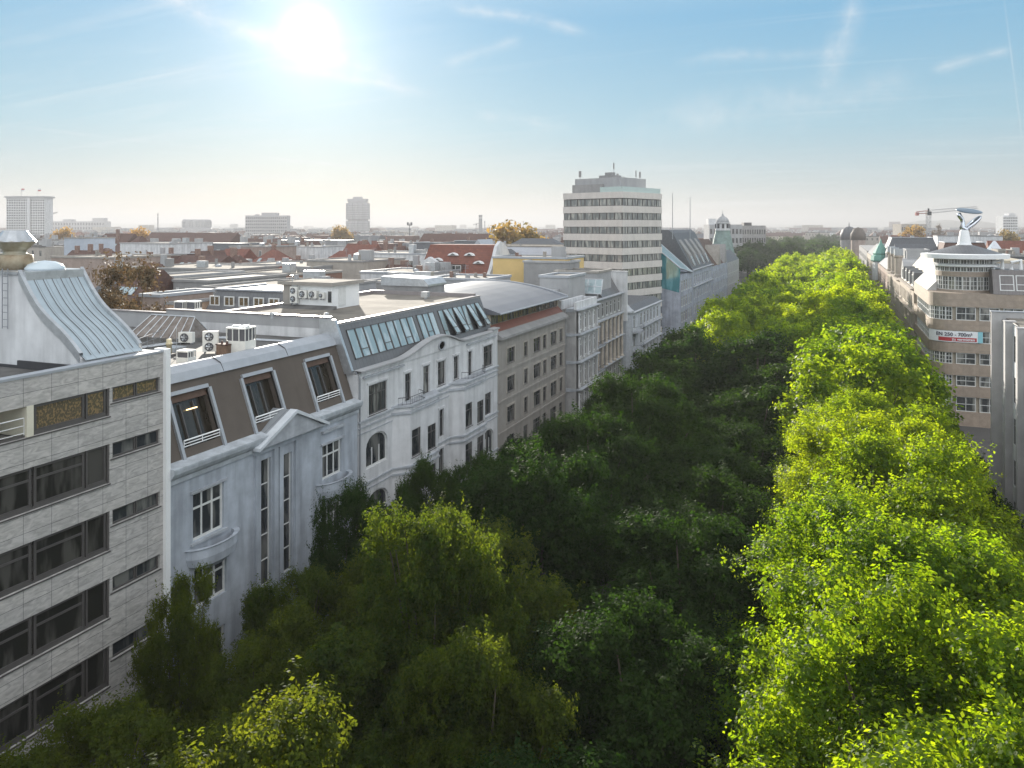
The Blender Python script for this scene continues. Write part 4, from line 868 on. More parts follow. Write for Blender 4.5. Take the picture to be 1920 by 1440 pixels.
plain(1, 'avenue_house', 'cream avenue house nearer than the pier-fronted house, right of the frame', 18, 54.2, 20.5, M_sun)
plain(1, 'avenue_house', 'grey avenue house directly right of the viewpoint', -24, 17.6, 21, M_greyr)
plain(1, 'avenue_house', 'pink avenue house behind the viewpoint on the right', -70, -24.4, 20, M_pink)
plain(-1, 'avenue_house', 'grey avenue house left of the viewpoint before the marble block', -26, 11.8, 21, M_greyr)
# corner building with drum, brim and sculpture
r2 = thing('corner_building', 'round-cornered beige stone office building with a drum tower and banner', 'building', (13.5, 137, 0))
RC = 3.0; D2 = 27; S2 = 42
def outline(o, n=8):
    pts = [(S2, -o)] + [(RC + (RC + o) * math.cos(a_), RC + (RC + o) * math.sin(a_)) for a_ in [-PI / 2 - PI / 2 * k / n for k in range(n + 1)]]
    return pts + [(-o, D2), (S2, D2)]
wz = [(15.9, 17.9), (12.5, 14.3), (9.3, 11.0), (6.0, 7.6), (2.2, 4.4)]
zb = [19.95] + [q for p in [(b_, a_) for a_, b_ in wz] for q in p] + [0.0]
for k in range(0, len(zb) - 1, 2):
    b = MB(); b.prism(outline(0), zb[k + 1], zb[k]); o = b.build('stone_band', M_panel, r2)
b = MB(); b.prism(outline(-.5), 0, 19.9); b.build('inner_wall', M_cream, r2)
def arcpts(o, n): return [(RC + (RC + o) * math.cos(a_), RC + (RC + o) * math.sin(a_)) for a_ in [-PI / 2 - PI / 2 * k / n for k in range(n + 1)]]
for z0, z1 in wz:
    p = arcpts(-.2, 5)
    for q in range(5):
        (xa, ya), (xb, yb) = p[q], p[q + 1]; w = math.hypot(xb - xa, yb - ya); window(r2, 0, 0, w, z1 - z0, 2, (.33, .66), 0, M_wood, M_glassl, .09, rz=math.atan2(ya - yb, xa - xb), pos=((xa + xb) / 2, (ya + yb) / 2, z0))
    for q in range(5): window(r2, RC + .5 + q * 3.1, z0, 2.6, z1 - z0, 2, (.5,), .2, M_wood, M_glassl, .1)
    for q in range(6): window(r2, 0, 0, 2.6, z1 - z0, 2, (.5,), 0, M_wood, M_glassl, .1, rz=-PI / 2, pos=(.2, RC + 1.6 + q * 3.2, z0))
# dark zinc upper storeys
b = MB(); b.ext([(-.05, 19.95), (1.2, 23.5), (D2, 23.5), (D2, 19.95)], 8.4, S2, 'x'); b.build('zinc_mansard', seammat('warm_dark_zinc', (.17, .155, .15), .45, 0, .5, .3), r2)
b = MB(); b.ext([(.1, 19.95), (4.2, 24.4), (8.4, 24.4), (8.4, 19.95)], 5.5, D2, 'y'); b.build('white_roof_slope', mat('bright_sheet_roof', (.50, .48, .45), .45, .1, .5), r2)
for q in range(5):
    M = TM((9.6 + q * 2.1, 0.12, 20.3), 0, -math.atan2(1.25, 3.55)); o = window(r2, 0, 0, 1.85, 2.4, 1, (.4,), 0, M_wood, M_glassb, .12, rx=-math.atan2(1.25, 3.55), pos=(10.2 + q * 2.1, .2, 20.5))
DX, DY = 5.4, 6.2
b = MB(); b.lathe([(4.0, 19.95), (4.0, 20.3)], 32, DX, DY); b.lathe([(4.1, 22.35), (4.1, 23.1)], 32, DX, DY); b.build('drum_band', M_panel, r2)
b = MB(); b.lathe([(3.5, 20), (3.5, 25)], 24, DX, DY); b.build('drum_core', M_cream, r2)
for z0, h, r, n in ((20.3, 2.05, 3.9, 14), (23.1, .75, 4.0, 18), (24.25, .75, 4.2, 18)):
    for k in range(n):
        a_ = PI * .78 + (PI * 1.15) * (k + .5) / n; w = 2 * r * math.sin(PI * 1.15 / n / 2)
        window(r2, 0, 0, w, h, 2, (.33, .66) if h > 1 else (), 0, M_wood, M_glassl, .07, rz=a_ + PI / 2, pos=(DX + r * math.cos(a_), DY + r * math.sin(a_), z0))
b = MB(); b.lathe([(4.0, 23.85), (4.75, 23.9), (4.75, 24.2), (4.0, 24.25)], 32, DX, DY); b.build('ring_balcony', M_whitec, r2)
b = MB(); b.lathe([(3.9, 24.95), (6.1, 25.1), (6.15, 25.75), (5.2, 25.85), (3.5, 25.9)], 40, DX, DY); b.build('brim', M_whitec, r2)
b = MB(); b.lathe([(5.2, 25.82), (5.0, 25.9), (1.6, 27.0), (1.0, 27.1), (.01, 27.1)], 32, DX, DY); b.build('conical_roof', M_zincd, r2)
b = MB()
for q in range(4): b.tube([(9.0 + q * 2.4, 4, 23.5), (9.0 + q * 2.4, 4, 24.6), (10.2 + q * 2.4, 4, 24.9), (10.2 + q * 2.4, 4, 23.5)], .28, 8)
b.box(18.6, 3, 23.5, 24, 5, 24.7); b.build('roof_ducts', M_whitec, r2)
# the banner
bn = thing('banner', 'letting banner with black and white lettering wrapped round the beige corner building', 'banner', (13.5, 137, 12.6))
p = [(RC + (RC + .12) * math.cos(a_), RC + (RC + .12) * math.sin(a_)) for a_ in [-PI / 2 - 1.25 + 1.25 * k / 8 for k in range(9)]] + [(7.0, -.12)]
def ribbon(pts, z0, z1, off=0.0):
    b = MB()
    for (xa, ya), (xb, yb) in zip(pts, pts[1:]):
        n_ = Vector((yb - ya, xa - xb)).normalized() * off
        b.poly([(xa + n_.x, ya + n_.y, z0), (xb + n_.x, yb + n_.y, z0), (xb + n_.x, yb + n_.y, z1), (xa + n_.x, ya + n_.y, z1)])
    return b
ribbon(p, 0, 1.65).build('cloth', mat('banner_white', (.78, .79, .80), .7, .03), bn)
ribbon([q for q in p[4:-1]] + [(6.2, -.12)], .12, .7, .02).build('red_stripe', M_red, bn)
ribbon([(6.35, -.12), (6.98, -.12)], .0, 1.65, .02).build('end_panel', mat('banner_cyan', (.25, .55, .62), .7, .03), bn)
def text(s, size, x, z, m, par, y=-.18, name='lettering'):
    cu = bpy.data.curves.new('t', 'FONT'); cu.body = s; cu.size = size; cu.extrude = .01; cu.offset = size * .018
    o = bpy.data.objects.new('t', cu); COL.objects.link(o); bpy.context.view_layer.update()
    me = bpy.data.meshes.new_from_object(o); bpy.data.objects.remove(o)
    me.transform(Matrix.Translation((x, y, z)) @ Matrix.Rotation(PI / 2, 4, 'X'))
    for v in me.vertices:       # wrap round the corner
        if v.co.x < RC: an = (RC - v.co.x) / RC; rr = RC + .12 + (-.12 - v.co.y); v.co.x, v.co.y = RC - rr * math.sin(an), RC - rr * math.cos(an)
    me.materials.clear(); me.materials.append(m); return link(name, me, par)
M_ink = mat('banner_ink', (.03, .03, .06), .7, .03); M_wl = mat('banner_white_ink', (.8, .8, .8), .7, .03)
text('EN 250 - 700m²', .74, .8, .9, M_ink, bn); text('zu vermieten', .58, 2.9, .24, M_wl, bn)
# sculpture
sx, sy = 13.5 + DX, 137 + DY
sc_ = thing('roof_sculpture', 'polished winged steel sculpture on a tapering white pedestal above the drum', 'sculpture', (sx, sy, 27.1))
b = MB(); b.lathe([(1.25, 0), (1.0, .12), (.9, .5), (.62, 2.2), (.55, 2.35), (.01, 2.35)], 20); b.build('pedestal', M_whitec, sc_, smooth=True)
cs, sn = math.cos(A), math.sin(A)      # sculpture faces down the side street, close to the view direction
T = Matrix.Rotation(A, 4, 'Z')
b = MB(T); path = [(-.9, 0, 5.05), (-.75, 0, 4.6), (-.35, 0, 4.0), (-.2, 0, 3.4), (-.35, 0, 2.8), (.1, 0, 2.4), (.7, 0, 2.6)]
b.tube(path, [.28, .34, .30, .30, .42, .55, .35], 12); b.build('neck', M_steel, sc_, smooth=True)
def blade(M, a_, b_, c_, m, nm):
    q = MB(M @ Matrix.Diagonal((a_, b_, c_, 1))); pr = [(math.sin(PI * k / 12), -math.cos(PI * k / 12)) for k in range(13)]; q.lathe([(max(r, .001), z) for r, z in pr], 24); return q.build(nm, m, sc_, smooth=True)
blade(T @ Matrix.Translation((.75, 0, 5.35)) @ Matrix.Rotation(R(4), 4, 'Y') @ Matrix.Rotation(R(14), 4, 'X'), 2.0, 1.5, .3, mat('dull_blue_steel', (.16, .21, .26), .3, .1, 1, metal=.5), 'disc')
blade(T @ Matrix.Translation((1.35, 0, 3.45)) @ Matrix.Rotation(R(-42), 4, 'Y'), 1.75, .75, .42, M_steel, 'wing')
# houses beyond, right side
r3 = right('dormered_house', 'cream house with sloping sunlit roofs and dark dormers behind the drum tower', 198)
floors_house(r3, 33.6, 18.5, [(1.5 + 3.4 * k, 1.6) for k in range(9)], [(14.8, 2.3), (11.2, 2.3), (7.6, 2.3), (4, 2.3)], M_sun, M_wood, M_glass, 18)
b = MB(); b.ext([(.3, 18.5), (4.6, 24.0), (18, 24.0), (18, 18.5)], 0, 33.6, 'x'); b.build('roof', mat('sand_coloured_roof', (.46, .40, .30), .6, .15, .5), r3)
for k in range(4): b = MB(); x = 3 + 8 * k; b.box(x, .3, 18.6, x + 3.4, 4, 21.4); o = b.build('dormer', M_slate, r3); window(o, x + .4, 18.9, 2.6, 2, 2, (), .25, M_wood, M_glass, .12)
cornices(r3, 33.6, (18.4, 14.2), M_sun, -.6)
r4 = right('pillared_house', 'pale stone house with three round rooftop pillars and arched roofs', 244)
floors_house(r4, 45.6, 18, [(1.5 + 3.4 * k, 1.6) for k in range(13)], [(14.4, 2.3), (10.8, 2.3), (7.2, 2.3), (3.8, 2.3)], M_sun, M_wood, M_glass, 18)
for k in range(3):
    x = 6 + 13.5 * k
    b = MB(); n = 10; b.ext([(x + 1.5 + 9 * q, 18 + 4.2 * math.sin(PI * q) ** .7) for q in [j / n for j in range(n + 1)]], 1, 16, 'y'); b.build('arched_roof', M_lgrey, r4)
    b = MB(); b.lathe([(1.15, 17.8), (1.15, 18.5), (.85, 18.8), (.85, 22.6), (1.1, 22.8), (1.1, 23.2)], 14, x, .6); o = b.build('round_pillar', M_sun, r4)
    b = MB(); b.box(x - .95, -.35, 23.2, x + .95, 1.55, 24.7); b.build('pillar_head', M_zincy, o)
cornices(r4, 45.6, (17.9,), M_sun, -.7)
r5 = right('copper_turret_house', 'pinkish ornate house with a pointed green copper turret', 300)
floors_house(r5, 55.5, 17.8, [(1.5 + 4 * k, 1.7) for k in range(13)], [(14.2, 2.2), (10.6, 2.2), (7, 2.2)], M_pink, M_wood, M_glass, 18)
b = MB(); b.ext([(.2, 17.8), (4, 21.5), (14, 21.5), (18, 17.8)], 0, 55.5, 'x'); b.build('roof', M_lgrey, r5)
b = MB(); b.lathe([(2.6, 12), (2.6, 18.2)], 8, 1.5, 1.0); b.build('turret', M_white, r5)
b = MB(); b.lathe([(2.9, 18.2), (3.2, 18.6), (3.0, 20.0), (2.2, 20.4), (2.5, 21.0), (1.4, 23.0), (.4, 24.6), (.05, 26)], 8, 1.5, 1.0); b.build('turret_roof', M_copper, r5)
r6 = right('tall_end_house', 'narrow bright white house row at the far right end of the avenue', 392)
floors_house(r6, 90, 18.5, [(2 + 5 * k, 2.2) for k in range(17)], [(14, 2.4), (10, 2.4), (6, 2.4)], M_sun, M_wood, M_glass, 20)
b = MB(); b.ext([(.2, 18.5), (4, 22.5), (16, 22.5), (20, 18.5)], 0, 90, 'x'); b.build('roof', M_slate, r6)
r7 = right('far_row_house', 'grey house row beyond the bright white row on the right side', 520)
floors_house(r7, 126, 19, [(3 + 7 * k, 3) for k in range(17)], [(14, 2.4), (10, 2.4), (6, 2.4)], M_greyr, M_wood, M_glass, 20)
x, y, _ = at(1592, 425, 560); t = thing('domed_house', 'dark slate domed corner house far down the avenue', 'building', (x, y, 0))
b = MB(); b.lathe([(5.6, 0), (5.6, 21)], 16); b.build('wall', M_greyr, t); b = MB(); b.lathe([(5.9, 21), (5.8, 25), (4.4, 28.3), (2, 29.8), (.4, 30.2), (.15, 33)], 16); b.build('dome', M_slate, t, smooth=True)
x, y, _ = at(1609, 425, 545); t = thing('domed_house', 'dark brown helmet-roofed corner house beside the slate dome', 'building', (x, y, 0))
b = MB(); b.lathe([(4.6, 0), (4.6, 21)], 12); b.build('wall', M_pink, t); b = MB(); b.lathe([(5, 21), (4.8, 25), (3, 28.6), (.3, 29.6)], 12); b.build('helmet_roof', M_mansard, t, smooth=True)
# ------------------------------------------------------------------ roofscape: houses of the mid distance, each its own thing
def house(label, u0, u1, v, d, dep=12, kind='flat', wm=None, rm=None, rh=4.0, wins=0, wz=3.0, chim=0, rz=None, name='town_house', hz=None, winm=None, ww=1.1, wh=1.6, wrows=1, cat='building', lights=0):
    """front eave from pixel column u0 to u1 at row v, d metres away; walls run along the street grid"""
    x0, y0, z = at(u0, v, d)
    if rz is None: rz = 0
    # the far corner lies where the sight line u1 meets the front plane
    dx, dy = ray(u1); c_, s_ = math.cos(rz), math.sin(rz)
    L = (x0 * dy - y0 * dx) / (dx * s_ - dy * c_) if abs(dx * s_ - dy * c_) > 1e-6 else 10
    L = abs(L); o = thing(name, label, cat, (x0, y0, 0), rz); wm = wm or M_white; rm = rm or M_gravel
    zt = z if kind == 'flat' else z - rh
    b = MB(); b.box(0, 0, 0, L, dep, zt); b.build('wall', wm, o)
    b = MB()
    if kind == 'flat':
        b.box(-.15, -.15, zt, L + .15, .2, zt + .35); b.box(-.15, dep - .2, zt, L + .15, dep + .15, zt + .35); b.box(-.15, .2, zt, .2, dep - .2, zt + .35); b.box(L - .2, .2, zt, L + .15, dep - .2, zt + .35)
        b.build('parapet', [M_coping, M_greyr, M_lgrey, M_tan][int(u0 + v) % 4], o); b = MB(); b.box(.2, .2, zt, L - .2, dep - .2, zt + .12); b.build('roof', rm, o)
    elif kind == 'gable':
        b.ext([(-.4, zt - .1), (dep / 2, z), (dep + .4, zt - .1)], -.2, L + .2, 'x'); b.build('roof', rm, o)
    elif kind == 'gabley':
        b.ext([(-.4, zt - .1), (L / 2, z), (L + .4, zt - .1)], -.2, dep + .2, 'y'); b.build('roof', rm, o)
    elif kind == 'hip':
        i = min(dep, L) * .42; p = [(-.3, -.3), (L + .3, -.3), (L + .3, dep + .3), (-.3, dep + .3)]; q = [(i, dep / 2 - .2), (L - i, dep / 2 - .2), (L - i, dep / 2 + .2), (i, dep / 2 + .2)]
        for k in range(4): a_, c__ = p[k], p[(k + 1) % 4]; e_, f_ = q[(k + 1) % 4], q[k]; b.poly([(*a_, zt), (*c__, zt), (*e_, z), (*f_, z)])
        b.poly([(*t, z) for t in q]); b.poly([(*t, zt) for t in p[::-1]]); b.build('roof', rm, o)
    elif kind == 'mansard':
        s = rh * .35; p = [(-.1, -.1), (L + .1, -.1), (L + .1, dep + .1), (-.1, dep + .1)]; q = [(s, s), (L - s, s), (L - s, dep - s), (s, dep - s)]
        for k in range(4): a_, c__ = p[k], p[(k + 1) % 4]; e_, f_ = q[(k + 1) % 4], q[k]; b.poly([(*a_, zt), (*c__, zt), (*e_, z), (*f_, z)])
        b.poly([(*t, z) for t in q]); b.poly([(*t, zt) for t in p[::-1]]); b.build('roof', rm, o)
        b = MB(); b.box(s - .2, s - .2, z, L - s + .2, s + .1, z + .2); b.box(s - .2, s + .1, z, s + .1, dep - s, z + .2); b.box(L - s - .1, s + .1, z, L - s + .2, dep - s, z + .2); b.build('roof_edge', M_coping, o)
    rr = random.Random(int(u0 * 7 + v))
    if wins:
        for r_ in range(wrows):
            for k in range(wins):
                xx = L * (k + .5) / wins
                if kind == 'mansard': window(o, 0, 0, ww, wh, 2, (), 0, M_wood, winm or M_glass, .12, pos=(xx, .12, zt + .5))
                else: window(o, 0, 0, ww, wh, 2, (), 0, M_wood, winm or M_glass, .1, pos=(xx, -.02, zt - wz - r_ * 3.2))
    for k in range(chim):
        xx = L * (k + .6 + rr.uniform(-.2, .2)) / (chim + .2); yy = dep * rr.uniform(.35, .6); w = rr.uniform(.4, .8)
        b = MB(); b.box(xx - w, yy - .35, zt, xx + w, yy + .35, z + rr.uniform(.8, 1.7)); b.build('chimney', M_brick if rr.random() < .6 else M_lgrey, o)
    if kind == 'flat' and L > 9:
        for k in range(rr.randint(2, 5)):
            xx = rr.uniform(.6, L - 1.6); yy = rr.uniform(1, dep - 1.6); hh = rr.uniform(.5, 1.6); b = MB(); w = rr.uniform(.25, .6); b.box(xx, yy, zt + .12, xx + w, yy + .5, zt + hh); b.build('chimney', rr.choice([M_brick, M_tan, M_greyr, M_lgrey]), o)
        for k in range(rr.randint(0, 2)):
            xx = rr.uniform(.6, L - .6); yy = rr.uniform(1, dep - 1); b = MB(); hh = rr.uniform(1.2, 2.6); b.tube([(xx, yy, zt), (xx, yy, zt + hh)], .035, 4)
            for j in range(3): b.tube([(xx - .5, yy, zt + hh - .1 - .22 * j), (xx + .5, yy, zt + hh - .1 - .22 * j)], .02, 3)
            b.build('aerial', M_rail, o)
        for k in range(rr.randint(0, 2)):
            xx = rr.uniform(2, L - 3); yy = rr.uniform(2, dep - 3); b = MB(); b.box(xx, yy, zt + .12, xx + rr.uniform(.8, 3), yy + rr.uniform(.8, 2), zt + rr.uniform(.9, 2.2)); b.build('roof_hatch', rr.choice([M_lgrey, M_greyr, M_metal]), o)
        if rr.random() < .6: xx = rr.uniform(2, L - 2); b = MB(); b.lathe([(.6, zt + .1), (.6, zt + .35), (.35, zt + .55), (.02, zt + .62)], 10, xx, dep * .5); b.build('skylight', M_coping, o)
    if kind in ('gable', 'hip') and lights:
        for k in range(lights):
            xx = L * (.2 + .6 * (k + .5) / lights); q = .45; yy = -.4 + (dep / 2 + .4) * q; zz = zt - .1 + (z - zt + .1) * q; tl = math.atan2(z - zt, dep / 2)
            M = Matrix.Translation((xx, yy, zz + .08)) @ Matrix.Rotation(tl, 4, 'X'); b = MB(M); b.box(-.45, -.7, 0, .45, .7, .1); b.build('skylight', M_glassb, o)
    return o
M_wl0 = mat('pale_blind', (.55, .55, .53), .6, .05)
# --- just behind the party walls, left
house('grey-plastered hall with brown roof and three slot windows behind the chillers', 325, 392, 528, 108, 16, 'flat', M_greyr, M_bitumen, wins=4, wz=2.8, ww=.5, wh=2.0, winm=M_wl0)
house('low grey annex with white roof edge just right of the slot-windowed hall', 380, 462, 541, 100, 14, 'flat', M_greyr, M_gravel, wins=2, wz=3.2, ww=.5, wh=2.2)
house('zinc-clad attic storey with a row of cream windows left of the plant room', 388, 556, 544, 90, 10, 'mansard', M_cream, M_zincd, 2.2, wins=6, ww=1.4, wh=1.1, winm=M_autumn)
house('long flat gravel roof with pale rim between the annex and the plant room', 425, 600, 536, 112, 14, 'flat', M_lgrey, M_gravel)
house('beige house with planted balcony and white cross window behind the bare tree', 262, 326, 520, 112, 14, 'flat', M_beige, M_gravel, wins=2, wz=4.2, ww=1.6, wh=2.2, chim=0)
house('pink-grey house standing lower beside the bare tree', 264, 300, 556, 88, 8, 'flat', M_pink, M_gravel, wins=1)
house('low peach house with a pair of windows left of the chillers', 296, 330, 570, 88, 8, 'flat', mat('peach_render', (.60, .42, .30), .9, .15, .6), M_gravel, wins=2, wz=2.2)
house('long grey roof terrace wall with pale cap, left of centre', 246, 432, 503, 150, 18, 'flat', M_greyr, M_gravel)
house('long lavender-grey parapet roof running to the middle of the roofscape', 410, 585, 499, 160, 20, 'flat', M_lgrey, M_gravel)
house('brown tiled lean-to roof with two bright skylights left of the bare tree', 176, 236, 508, 104, 12, 'gable', M_beige, M_tileb, 5, lights=3, chim=1)
house('grey-green hipped roof with a single brick chimney near the zinc slope', 148, 205, 503, 118, 12, 'hip', M_tan, M_slate, 5, chim=1)
house('long blank pinkish wall row with a flat roof above the zinc slope', 96, 206, 483, 168, 16, 'flat', M_pink, M_gravel, chim=1)
house('blank pink wall and white end panel in the row above the zinc slope', 205, 258, 482, 176, 14, 'flat', M_pink, M_bitumen, chim=1)
house('white block house with two tall slot windows and brick stack, left roofscape', 258, 300, 478, 180, 12, 'mansard', M_white, M_tileb, 2.5, wins=1, chim=2)
house('long brown roof with tilted skylights beside the small white slot-windowed house', 296, 385, 480, 178, 14, 'gable', M_beige, M_tileb, 3.5, lights=4, chim=1)
house('steep dark brown hip roof with a glass bay, left of centre', 380, 432, 480, 185, 14, 'hip', M_greyr, M_tileb, 5.5, chim=1)
house('white terraced house crowned by a planted roof garden', 225, 318, 457, 250, 18, 'flat', M_white, M_gravel, wins=0)
house('blue-grey boxy stair house left of the planted terrace house', 120, 158, 447, 262, 12, 'flat', mat('blue_grey_render', (.42, .46, .52), .9, .1, .5), M_gravel)
house('brown tiled roof with a cluster of bright skylights, left roofscape', 160, 215, 438, 300, 18, 'gable', M_pink, M_tileb, 8, lights=4, chim=1)
house('brown tiled roof with two skylights between the box house and the terrace', 212, 248, 443, 290, 16, 'hip', M_beige, M_tileb, 7, lights=2)
house('dark slate mansard house with white round-headed dormers, left of centre', 318, 452, 456, 285, 16, 'mansard', M_lgrey, M_slate, 4.5, wins=8, ww=1.3, wh=1.9)
house('long brown ridge roof behind the slate mansard with dormers', 262, 425, 436, 420, 16, 'gable', M_pink, M_tileb, 6)
house('pink plaster block with narrow windows left of the red tent-shaped roof', 430, 500, 463, 240, 14, 'flat', M_pink, M_gravel, wins=3, ww=.9, wh=2)
house('small red hip roof with paired skylights in a white-rimmed court', 452, 512, 469, 215, 14, 'hip', M_pink, M_tile, 5, lights=2, chim=1)
house('white flat-roofed row in the glare below the distant grey slab', 515, 600, 463, 260, 16, 'flat', M_white, M_gravel, chim=1)
house('red hip roof in the glare below the tall clover-shaped tower', 572, 650, 471, 205, 16, 'hip', M_cream, M_tile, 5.5, lights=1)
house('steep red gabled house right of the red hip roof in the glare', 622, 680, 459, 228, 16, 'gable', M_lgrey, M_tile, 7, chim=1)
house('low grey curved-looking wall and roof in front of the red hip roofs', 575, 682, 490, 160, 16, 'flat', M_beige, M_gravel)
house('brown flat sheds with a copper-brown edge in front of the lavender parapet', 450, 575, 513, 134, 10, 'flat', mat('rust_brown_wall', (.24, .13, .09), .9, .2, .5), M_gravel)
house('long white row with many tall windows right of the steep red gable', 668, 792, 476, 186, 16, 'flat', M_white, M_gravel, wins=9, wz=3.6, ww=1.1, wh=2.3, winm=M_glassl)
house('dark slate house with flat top above the long white row', 765, 832, 455, 262, 14, 'mansard', M_greyr, M_slate, 4, wins=3, chim=1)
house('grey-white flat roof strip behind the gravel roof vents', 676, 860, 530, 122, 12, 'flat', M_lgrey, M_gravel, chim=0)
house('pale flat roof with a chimney block near the red eyebrow-dormer roof', 676, 800, 512, 140, 14, 'flat', M_white, M_gravel, chim=1)
house('slate-edged white building right behind the gravel roof', 800, 908, 524, 118, 10, 'flat', M_lgrey, M_bitumen, wins=0)
for lab, u0, u1, v, d, k, wm, rm, rh, ch in (
    ('small brown gable between the grey terrace wall and the slot-windowed hall', 334, 372, 497, 160, 'gabley', M_pink, M_tileb, 4.5, 1), ('rusty red hipped roof above the brown shed in the glare', 470, 515, 501, 148, 'hip', M_beige, M_tile, 4.5, 1),
    ('dark brown saddle roof behind the lavender-grey parapet', 518, 562, 488, 178, 'gable', M_pink, M_tileb, 4, 2), ('brown gabled roof right behind the flat strip right of the plant room', 694, 742, 498, 158, 'gable', M_beige, M_tileb, 4, 2),
    ('slate hipped roof between the plant room and the red eyebrow roof', 738, 778, 497, 156, 'hip', M_greyr, M_slate, 4, 1), ('brown hipped roof touching the pink wall row', 236, 282, 492, 150, 'hip', M_tan, M_tileb, 4, 1),
    ('brown saddle roof just above the zinc slope top', 98, 142, 470, 208, 'gable', M_pink, M_tileb, 5, 2), ('dark tiled hipped roof above the pink wall row', 146, 184, 466, 215, 'hip', M_beige, M_tileb, 5, 1),
    ('cross-gabled brown roof before the slate mansard dormers', 342, 376, 471, 212, 'gabley', M_white, M_tileb, 5, 1), ('rust-coloured roof before the right end of the slate mansard', 396, 440, 467, 222, 'gable', M_pink, M_tile, 5, 1),
    ('red gabled roof above the small paired-skylight hip roof', 476, 518, 458, 262, 'gable', M_white, M_tile, 5, 2), ('brown gable in the glare below the grey office slab', 538, 580, 453, 285, 'gabley', M_pink, M_tileb, 6, 1),
    ('brown roof above the white many-windowed row', 698, 742, 461, 244, 'gable', M_beige, M_tileb, 5, 2), ('slate hip roof above the right end of the white row', 744, 776, 466, 228, 'hip', M_greyr, M_slate, 4, 1),
    ('narrow brown gable between the eyebrow roof and the dark slate roof', 842, 880, 469, 208, 'gable', M_lgrey, M_tileb, 4, 1), ('small red gable below the clover-shaped tower', 655, 690, 452, 292, 'gabley', M_white, M_tile, 6, 1)):
    house(lab, u0, u1, v, d, 12, k, wm, rm, rh, chim=ch, lights=1 if d < 220 else 0)
# red mansard house with eyebrow dormers and white curved gables
x0, y0, _ = at(782, 512, 150); rr_ = thing('red_roofed_house', 'house with big red tiled roof, eyebrow dormers and white curved gables', 'building', (x0, y0, 0), 0)
Lr = 15.5; b = MB(); b.box(0, 0, 0, Lr, 13, 21.0); b.build('wall', M_white, rr_)
b = MB(); b.ext([(-.4, 20.9), (4.6, 26.6), (8.5, 26.6), (13.4, 20.9)], .4, Lr - 1.2, 'x'); b.build('roof', M_tile, rr_)
b = MB(); b.ext([(-.2, 20.9), (.6, 21.5), (1.6, 23.6), (3, 24.4), (4.4, 23.6), (5.4, 21.5), (6.2, 20.9)], -.9, .2, 'y'); b.build('curved_gable', M_white, rr_)
b = MB(); b.ext([(-.6, 20.9), (.8, 22.4), (3.4, 26.4), (5, 27.3), (6.6, 27.0), (8, 26.2), (13.6, 20.9)], Lr - 1.2, Lr - .6, 'x'); b.build('end_gable', M_white, rr_)
for x, z in ((3.4, 23.6), (6.2, 24.6), (9.6, 24.6), (12.0, 23.2), (2.6, 22.6)):
    yy = -.4 + (z - 20.9) * .877; b = MB(TM((x, yy - .4, z))); b.ext([(-1.1, 0), (-.7, .35), (0, .55), (.7, .35), (1.1, 0)], 0, 1.4, 'y'); o = b.build('eyebrow_dormer', M_whitec, rr_); b = MB(TM((x, yy - .42, z))); b.ext([(-.6, .05), (0, .4), (.6, .05)], -.02, 0, 'y'); b.build('pane', M_glass, o)
b = MB(); b.box(4, .3, 21.2, 9.4, 1.3, 23.1); o = b.build('dormer', M_tileb, rr_); window(o, 4.4, 21.3, 4.6, 1.6, 4, (), .25, M_wood, M_glass, .1)
house('smaller red roof with metal railings beside the ochre wall', 892, 934, 488, 148, 10, 'gable', M_white, M_tile, 4.5, wins=1)
house('blank ochre-yellow wall left of the tower', 924, 1062, 484, 138, 10, 'flat', M_ochre, M_gravel)
house('grey metal-clad shed in front of the ochre wall', 982, 1066, 492, 132, 6, 'flat', M_greyr, M_gravel)
house('long pale blue-grey blank wall behind the ochre wall', 905, 1062, 462, 205, 14, 'flat', mat('cool_white_wall', (.60, .62, .68), .9, .08, .5), M_gravel)
house('small slate hut with a glass hip roof on the long pale wall', 928, 966, 467, 196, 6, 'hip', M_greyr, M_slate, 2.6)
house('flat dark-topped parapet block near the foot of the tower', 1012, 1066, 520, 114, 8, 'flat', M_lgrey, M_bitumen)
house('pale roof box with black edge immediately left of the sloping glazing', 1040, 1120, 511, 124, 8, 'flat', M_lgrey, M_bitumen)
house('thin wedge-shaped pale shed above the red eyebrow roof', 880, 912, 449, 232, 10, 'gabley', M_lgrey, M_coping, 4)
house('dark slate roof left of the autumn tree crown', 842, 905, 452, 262, 12, 'mansard', M_greyr, M_slate, 4, wins=2, chim=1)
house('dark grey barrel-topped roof under the golden tree crown', 935, 1055, 447, 270, 14, 'hip', M_greyr, M_slate, 4)
house('long brown roofs left of the golden tree crown', 780, 905, 438, 370, 16, 'gable', M_lgrey, M_tileb, 6)
# right roofscape
house('dark slate slab roof behind the copper turret', 1662, 1762, 446, 262, 20, 'mansard', M_slate, M_slate, 5)
house('long dark roof with white slanting rods behind the round pillars', 1682, 1760, 458, 225, 16, 'gable', M_slate, M_slate, 6)
house('red-brown tiled roof right behind the sculpture pedestal', 1760, 1862, 455, 215, 16, 'mansard', M_pink, M_tileb, 5, wins=3)
house('red tiled roof at the right edge beyond the drum tower', 1862, 1990, 452, 215, 16, 'gable', M_pink, M_tile, 7, lights=2)
house('dark domed roof drum right of the sculpture', 1856, 1882, 452, 190, 6, 'hip', M_slate, M_steel, 3)
house('dark wall block behind the right-hand rooftop ducts', 1880, 1990, 481, 168, 14, 'flat', M_slate, M_bitumen)
house('brown square block just right of the drum brim', 1872, 1900, 471, 176, 8, 'flat', M_tan, M_gravel)
house('long white flat roof across the distance right of the sculpture', 1758, 1880, 443, 330, 16, 'flat', M_white, M_gravel, wins=0)
house('low cluster house with a ventilator drum between pillars and drum tower', 1700, 1742, 470, 196, 10, 'flat', M_lgrey, M_gravel)
